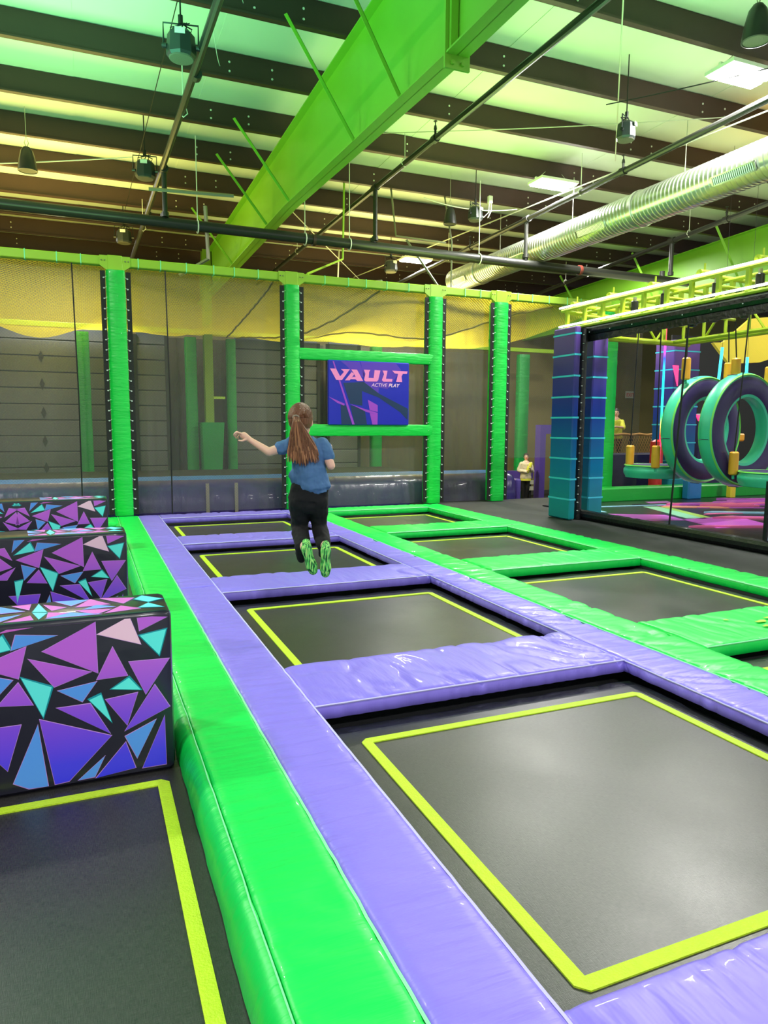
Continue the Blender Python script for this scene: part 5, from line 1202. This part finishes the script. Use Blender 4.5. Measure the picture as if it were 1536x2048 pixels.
# socks: soles face the camera, toes point down
def foot(px, py_, lean, nm):
    F_ = MB(); c = Vector(G(px, py_, -.16)); ax = Vector((lean, 0.02, -1)).normalized()
    h = c - ax * .09; to = c + ax * .085
    F_.capsule(h, c - ax * .02, .042, .036); F_.capsule(c - ax * .02, c + ax * .05, .037, .046); F_.capsule(c + ax * .05, to, .046, .036)
    F_.capsule(c + ax * .05 + Vector((.014, 0, 0)), to + Vector((.010, 0, 0)), .028, .022)
    F_.capsule(h + Vector((0, .01, 0)), h + Vector((-.01, .09, .03)), .034, .034)
    F_.capsule(c + Vector((0, .03, 0)), h + Vector((0, .08, .01)), .03, .032)
    remesh(F_.build(nm, M_sock, girl), .006, 3)
foot(624, 1113, .30, 'left_sock'); foot(655, 1117, -.02, 'right_sock')
# hair
Hm = MB()
Hm.ell((hc[0], hc[1] - .012, hc[2] + .018), (.094, .104, .118), 28, 18)
hair = Hm.build('hair', M_hair, girl)
# trim the cap away from face and nape
bm = bmesh.new(); bm.from_mesh(hair.data)
dead = [f for f in bm.faces if (lambda c: (c.y > hc[1] + .055 and c.z < hc[2] + .06) or c.z < hc[2] - .045 - (hc[1] - c.y) * .25)(f.calc_center_median())]
bmesh.ops.delete(bm, geom=dead, context='FACES'); bm.to_mesh(hair.data); bm.free()
rnd = random.Random(3)
T = MB(); T2 = MB(); tie = Vector(G(598, 836, -.105))
for k in range(230):
    a = rnd.random() * 2 - 1; dpt_ = rnd.random(); s1 = a
    x3 = 612 + a * 30 + rnd.uniform(-2, 2); yend = 925 + rnd.uniform(-12, 7) - abs(a) * 9; 
    if rnd.random() < .15: yend -= 18
    m1 = Vector(G(604 + a * 15, 862, -.125 - .015 * dpt_)); m2 = Vector(G(609 + a * 25, 888, -.125 + .03 * (abs(a)) - .012 * dpt_)); e_ = Vector(G(x3, yend, -.125 + .02 * dpt_ + .02 * abs(a)))
    pts = [tie + Vector((a * .018, 0, rnd.uniform(-.01, .01))), tie + (m1 - tie) * .45 + Vector((0, -.02, .012)), m1, m2, (m2 + e_) / 2 + Vector((rnd.uniform(-.006, .006), 0, 0)), e_]
    (T if rnd.random() < .62 else T2).tube(pts, [.005, .0075, .008, .0075, .006, .0015], 5)
T.build('ponytail', M_hair, hair)['kind'] = 'stuff'; T2.build('ponytail_highlights', M_hair2, hair)['kind'] = 'stuff'
for k in range(34):       # combed strands over the cap
    pass
T = MB()
for k in range(60):
    a = math.pi * (k / 59.0) ; r_ = 1.012 + rnd.random() * .01
    start = Vector((hc[0] + .094 * math.cos(a) * r_ * .98, hc[1] + .02, hc[2] + .018 + .118 * math.sin(a) * r_ * .98))
    pts = []
    for j in range(7):
        u = j / 6; p = start.lerp(tie, u); c0 = Vector((hc[0], hc[1] - .012, hc[2] + .018)); d_ = p - c0; dn = Vector((d_.x / .094, d_.y / .104, d_.z / .118)); p = c0 + Vector((dn.x * .094, dn.y * .104, dn.z * .118)) / dn.length * r_; pts.append(p)
    T.tube(pts, [.0035] * 7, 4)
T.build('combed_strands', M_hair, hair)['kind'] = 'stuff'
MB().tube([tie + Vector((math.cos(a) * .022, -.004, math.sin(a) * .016)) for a in [k * math.pi / 6 for k in range(13)]], .007, 6).build('hair_tie', M_strap, hair)

def simple_person(loc, rz, sc, label, shirt, pants, hairm, pose, extra=None):
    t = thing('person', label, 'person', loc, rz)
    Bd = MB(); Bd.ell((0, 0, 1.53), (.075, .09, .105), 16, 12); Bd.ell((0, -.085, 1.52), (.012, .015, .018), 8, 6); Bd.capsule((0, 0, 1.44), (0, .01, 1.36), .045, .05); Bd.capsule((0, 0, 1.3), (0, 0, .95), .12, .11)
    for sx in (-1, 1): Bd.ell((sx * .076, .0, 1.52), (.01, .02, .03), 8, 6)
    for s_ in (-1, 1):
        sh, el, wr, ha = [Vector(v) for v in pose['arm%d' % s_]]
        Bd.capsule(sh, el, .045, .036); Bd.capsule(el, wr, .035, .025); Bd.capsule(wr, ha, .025, .032)
        dr = (ha - wr).normalized(); sd = dr.cross(Vector((0, 0, 1))); sd = sd.normalized() if sd.length > .1 else Vector((1, 0, 0))
        for k in range(4): o_ = sd * (-.024 + .016 * k); Bd.capsule(ha + o_, ha + o_ + dr * .045, .0085, .008, 6); Bd.capsule(ha + o_ + dr * .045, ha + o_ + dr * .06 + Vector((0, 0, -.02)), .008, .007, 6)
        Bd.capsule(ha + sd * .02 - dr * .02, ha + sd * .05, .01, .008, 6)
        hp, kn, an = [Vector(v) for v in pose['leg%d' % s_]]
        Bd.capsule(hp, kn, .075, .055); Bd.capsule(kn, an, .05, .035); Bd.capsule(an, an + Vector((0, -.14, -.02)), .035, .03)
    remesh(Bd.build('body', M_skin, t), .008, 3)
    T = MB(); T.tube([(0, 0, .80), (0, 0, .95), (0, 0, 1.15), (0, 0, 1.30), (0, 0, 1.40)], [(.16, .19), (.15, .18), (.14, .17), (.13, .18), (.05, .07)], 20)
    for s_ in (-1, 1):
        sh, el, wr, ha = [Vector(v) for v in pose['arm%d' % s_]]
        T.capsule(sh, el, .068, .06)
        if pose['long']: T.capsule(el, wr, .058, .048)
    s = T.build('sweatshirt', shirt, t); remesh(s, .014, 3); crease(s, .12, .04)
    T = MB(); T.capsule((0, 0, .95), (0, 0, .88), .14, .14)
    for s_ in (-1, 1):
        hp, kn, an = [Vector(v) for v in pose['leg%d' % s_]]
        T.capsule(hp, kn, .09, .07); T.capsule(kn, an + Vector((0, 0, .05)), .07, .055)
    remesh(T.build('trousers', pants, t), .014, 2)
    H_ = MB(); H_.ell((0, .02, 1.55), (.09, .10, .112), 18, 12); ho = H_.build('hair', hairm, t)
    bm = bmesh.new(); bm.from_mesh(ho.data); bmesh.ops.delete(bm, geom=[f for f in bm.faces if f.calc_center_median().y < -.04 and f.calc_center_median().z < 1.585], context='FACES'); bm.to_mesh(ho.data); bm.free()
    for sx in (-1, 1): MB().ell((sx * .03, -.083, 1.545), (.012, .008, .007), 8, 6).build('eye', M_slatdark, t)
    MB().ell((0, -.088, 1.475), (.022, .008, .007), 8, 6).build('mouth', M_redv, t)
    for s_ in (-1, 1):
        an = Vector(pose['leg%d' % s_][2]); MB().rbox(an.x - .045, an.x + .045, an.y - .18, an.y + .06, 0.0, an.z + .02, .03).build('shoe', M_white if pose['long'] else M_black, t)
    return t
cream = mat('cream_sweatshirt', rgb(214, 200, 176), 0.9, bump=.4, bscale=8); ytee = mat('yellow_shirt', rgb(214, 214, 70), .85)
pose = {'long': True, 'arm-1': [(-.16, 0, 1.30), (-.24, -.02, 1.08), (-.02, -.2, 1.04), (.05, -.2, 1.10)], 'arm1': [(.16, 0, 1.30), (.22, -.05, 1.06), (.10, -.22, 1.18), (.08, -.22, 1.24)],
        'leg-1': [(-.08, 0, .90), (-.09, -.03, .50), (-.07, 0, .07)], 'leg1': [(.08, 0, .90), (.07, -.03, .50), (.02, .02, .07)]}
w1 = simple_person((13.57, 20.15, -.95), math.radians(-28), 1, 'woman in an oversized cream sweatshirt and black leggings standing beyond the deck', cream, M_pants, mat('dark_hair', rgb(46, 34, 26), .5), pose)
T = MB(); T.tube([(0, 0, .74), (0, 0, .84)], [(.155, .185), (.15, .18)], 18); T.build('yellow_hem', ytee, w1)
MB().tube([(.02, -.165, 1.02), (.1, -.19, 1.22), (.16, -.15, 1.34)], [.05, .07, .05], 10).build('yellow_jacket_on_shoulder', ytee, w1)
pose2 = {'long': False, 'arm-1': [(-.16, -.02, 1.28), (-.2, -.2, 1.12), (-.1, -.38, 1.14), (-.05, -.42, 1.14)], 'arm1': [(.16, -.02, 1.28), (.22, -.2, 1.12), (.08, -.40, 1.14), (.02, -.42, 1.14)],
         'leg-1': [(-.09, 0, .90), (-.1, .02, .48), (-.09, .05, .07)], 'leg1': [(.09, 0, .90), (.1, .02, .48), (.1, .05, .07)]}
simple_person((13.85, 16.15, 0.45), math.radians(-45), 1, 'person in a yellow shirt leaning on the rope railing behind the net', ytee, M_pants, mat('black_hair', rgb(28, 24, 22), .5), pose2)

# repeats of one kind carry one group phrase
GROUPS = {'trampoline': 'trampolines of the three lanes', 'purple_edge_pad': 'long purple edge pads', 'green_edge_pad': 'long green edge pads', 'purple_crossing_pad': 'purple crossing pads between trampolines', 'green_crossing_pad': 'green crossing pads between trampolines',
          'vault_block': 'patterned foam blocks in the left lane', 'padded_post': 'green padded posts of the net wall', 'far_padded_post': 'dim green posts far behind the net', 'safety_net': 'net panels between the posts', 'slat_panel': 'dark slat walls behind the net',
          'padded_rail': 'green rails around the sign', 'sprinkler_pipe': 'sprinkler pipes running away overhead', 'high_bay_lamp': 'lit high-bay lamps', 'pendant_speaker': 'pendant speakers', 'effect_light': 'octagonal effect lights', 'striped_pillar': 'striped padded pillars',
          'light_tube': 'white light tubes on the cage', 'rope_sleeve': 'black rope sleeves of the cage', 'padded_ring': 'big padded rings', 'hanging_disc': 'round hanging platforms', 'roof_rafter': 'green roof rafters', 'strut_channel': 'strut channels under the roof',
          'bracing_cable': 'bracing cables under the roof', 'white_cable': 'white cables under the roof', 'black_cable': 'black cables under the roof', 'tie_cord': 'white cords hanging off the purlins', 'net_rope': 'black net ropes', 'hanging_light': 'cyan light tubes', 'purple_wall_pad': 'dark purple wall pads', 'far_safety_net': 'far net walls', 'pink_light_panel': 'pink lit panels'}
for o in COL.objects:
    k = o.name.split('.')[0]
    if o.parent is None and k in GROUPS and o.get('label'): o['group'] = GROUPS[k]
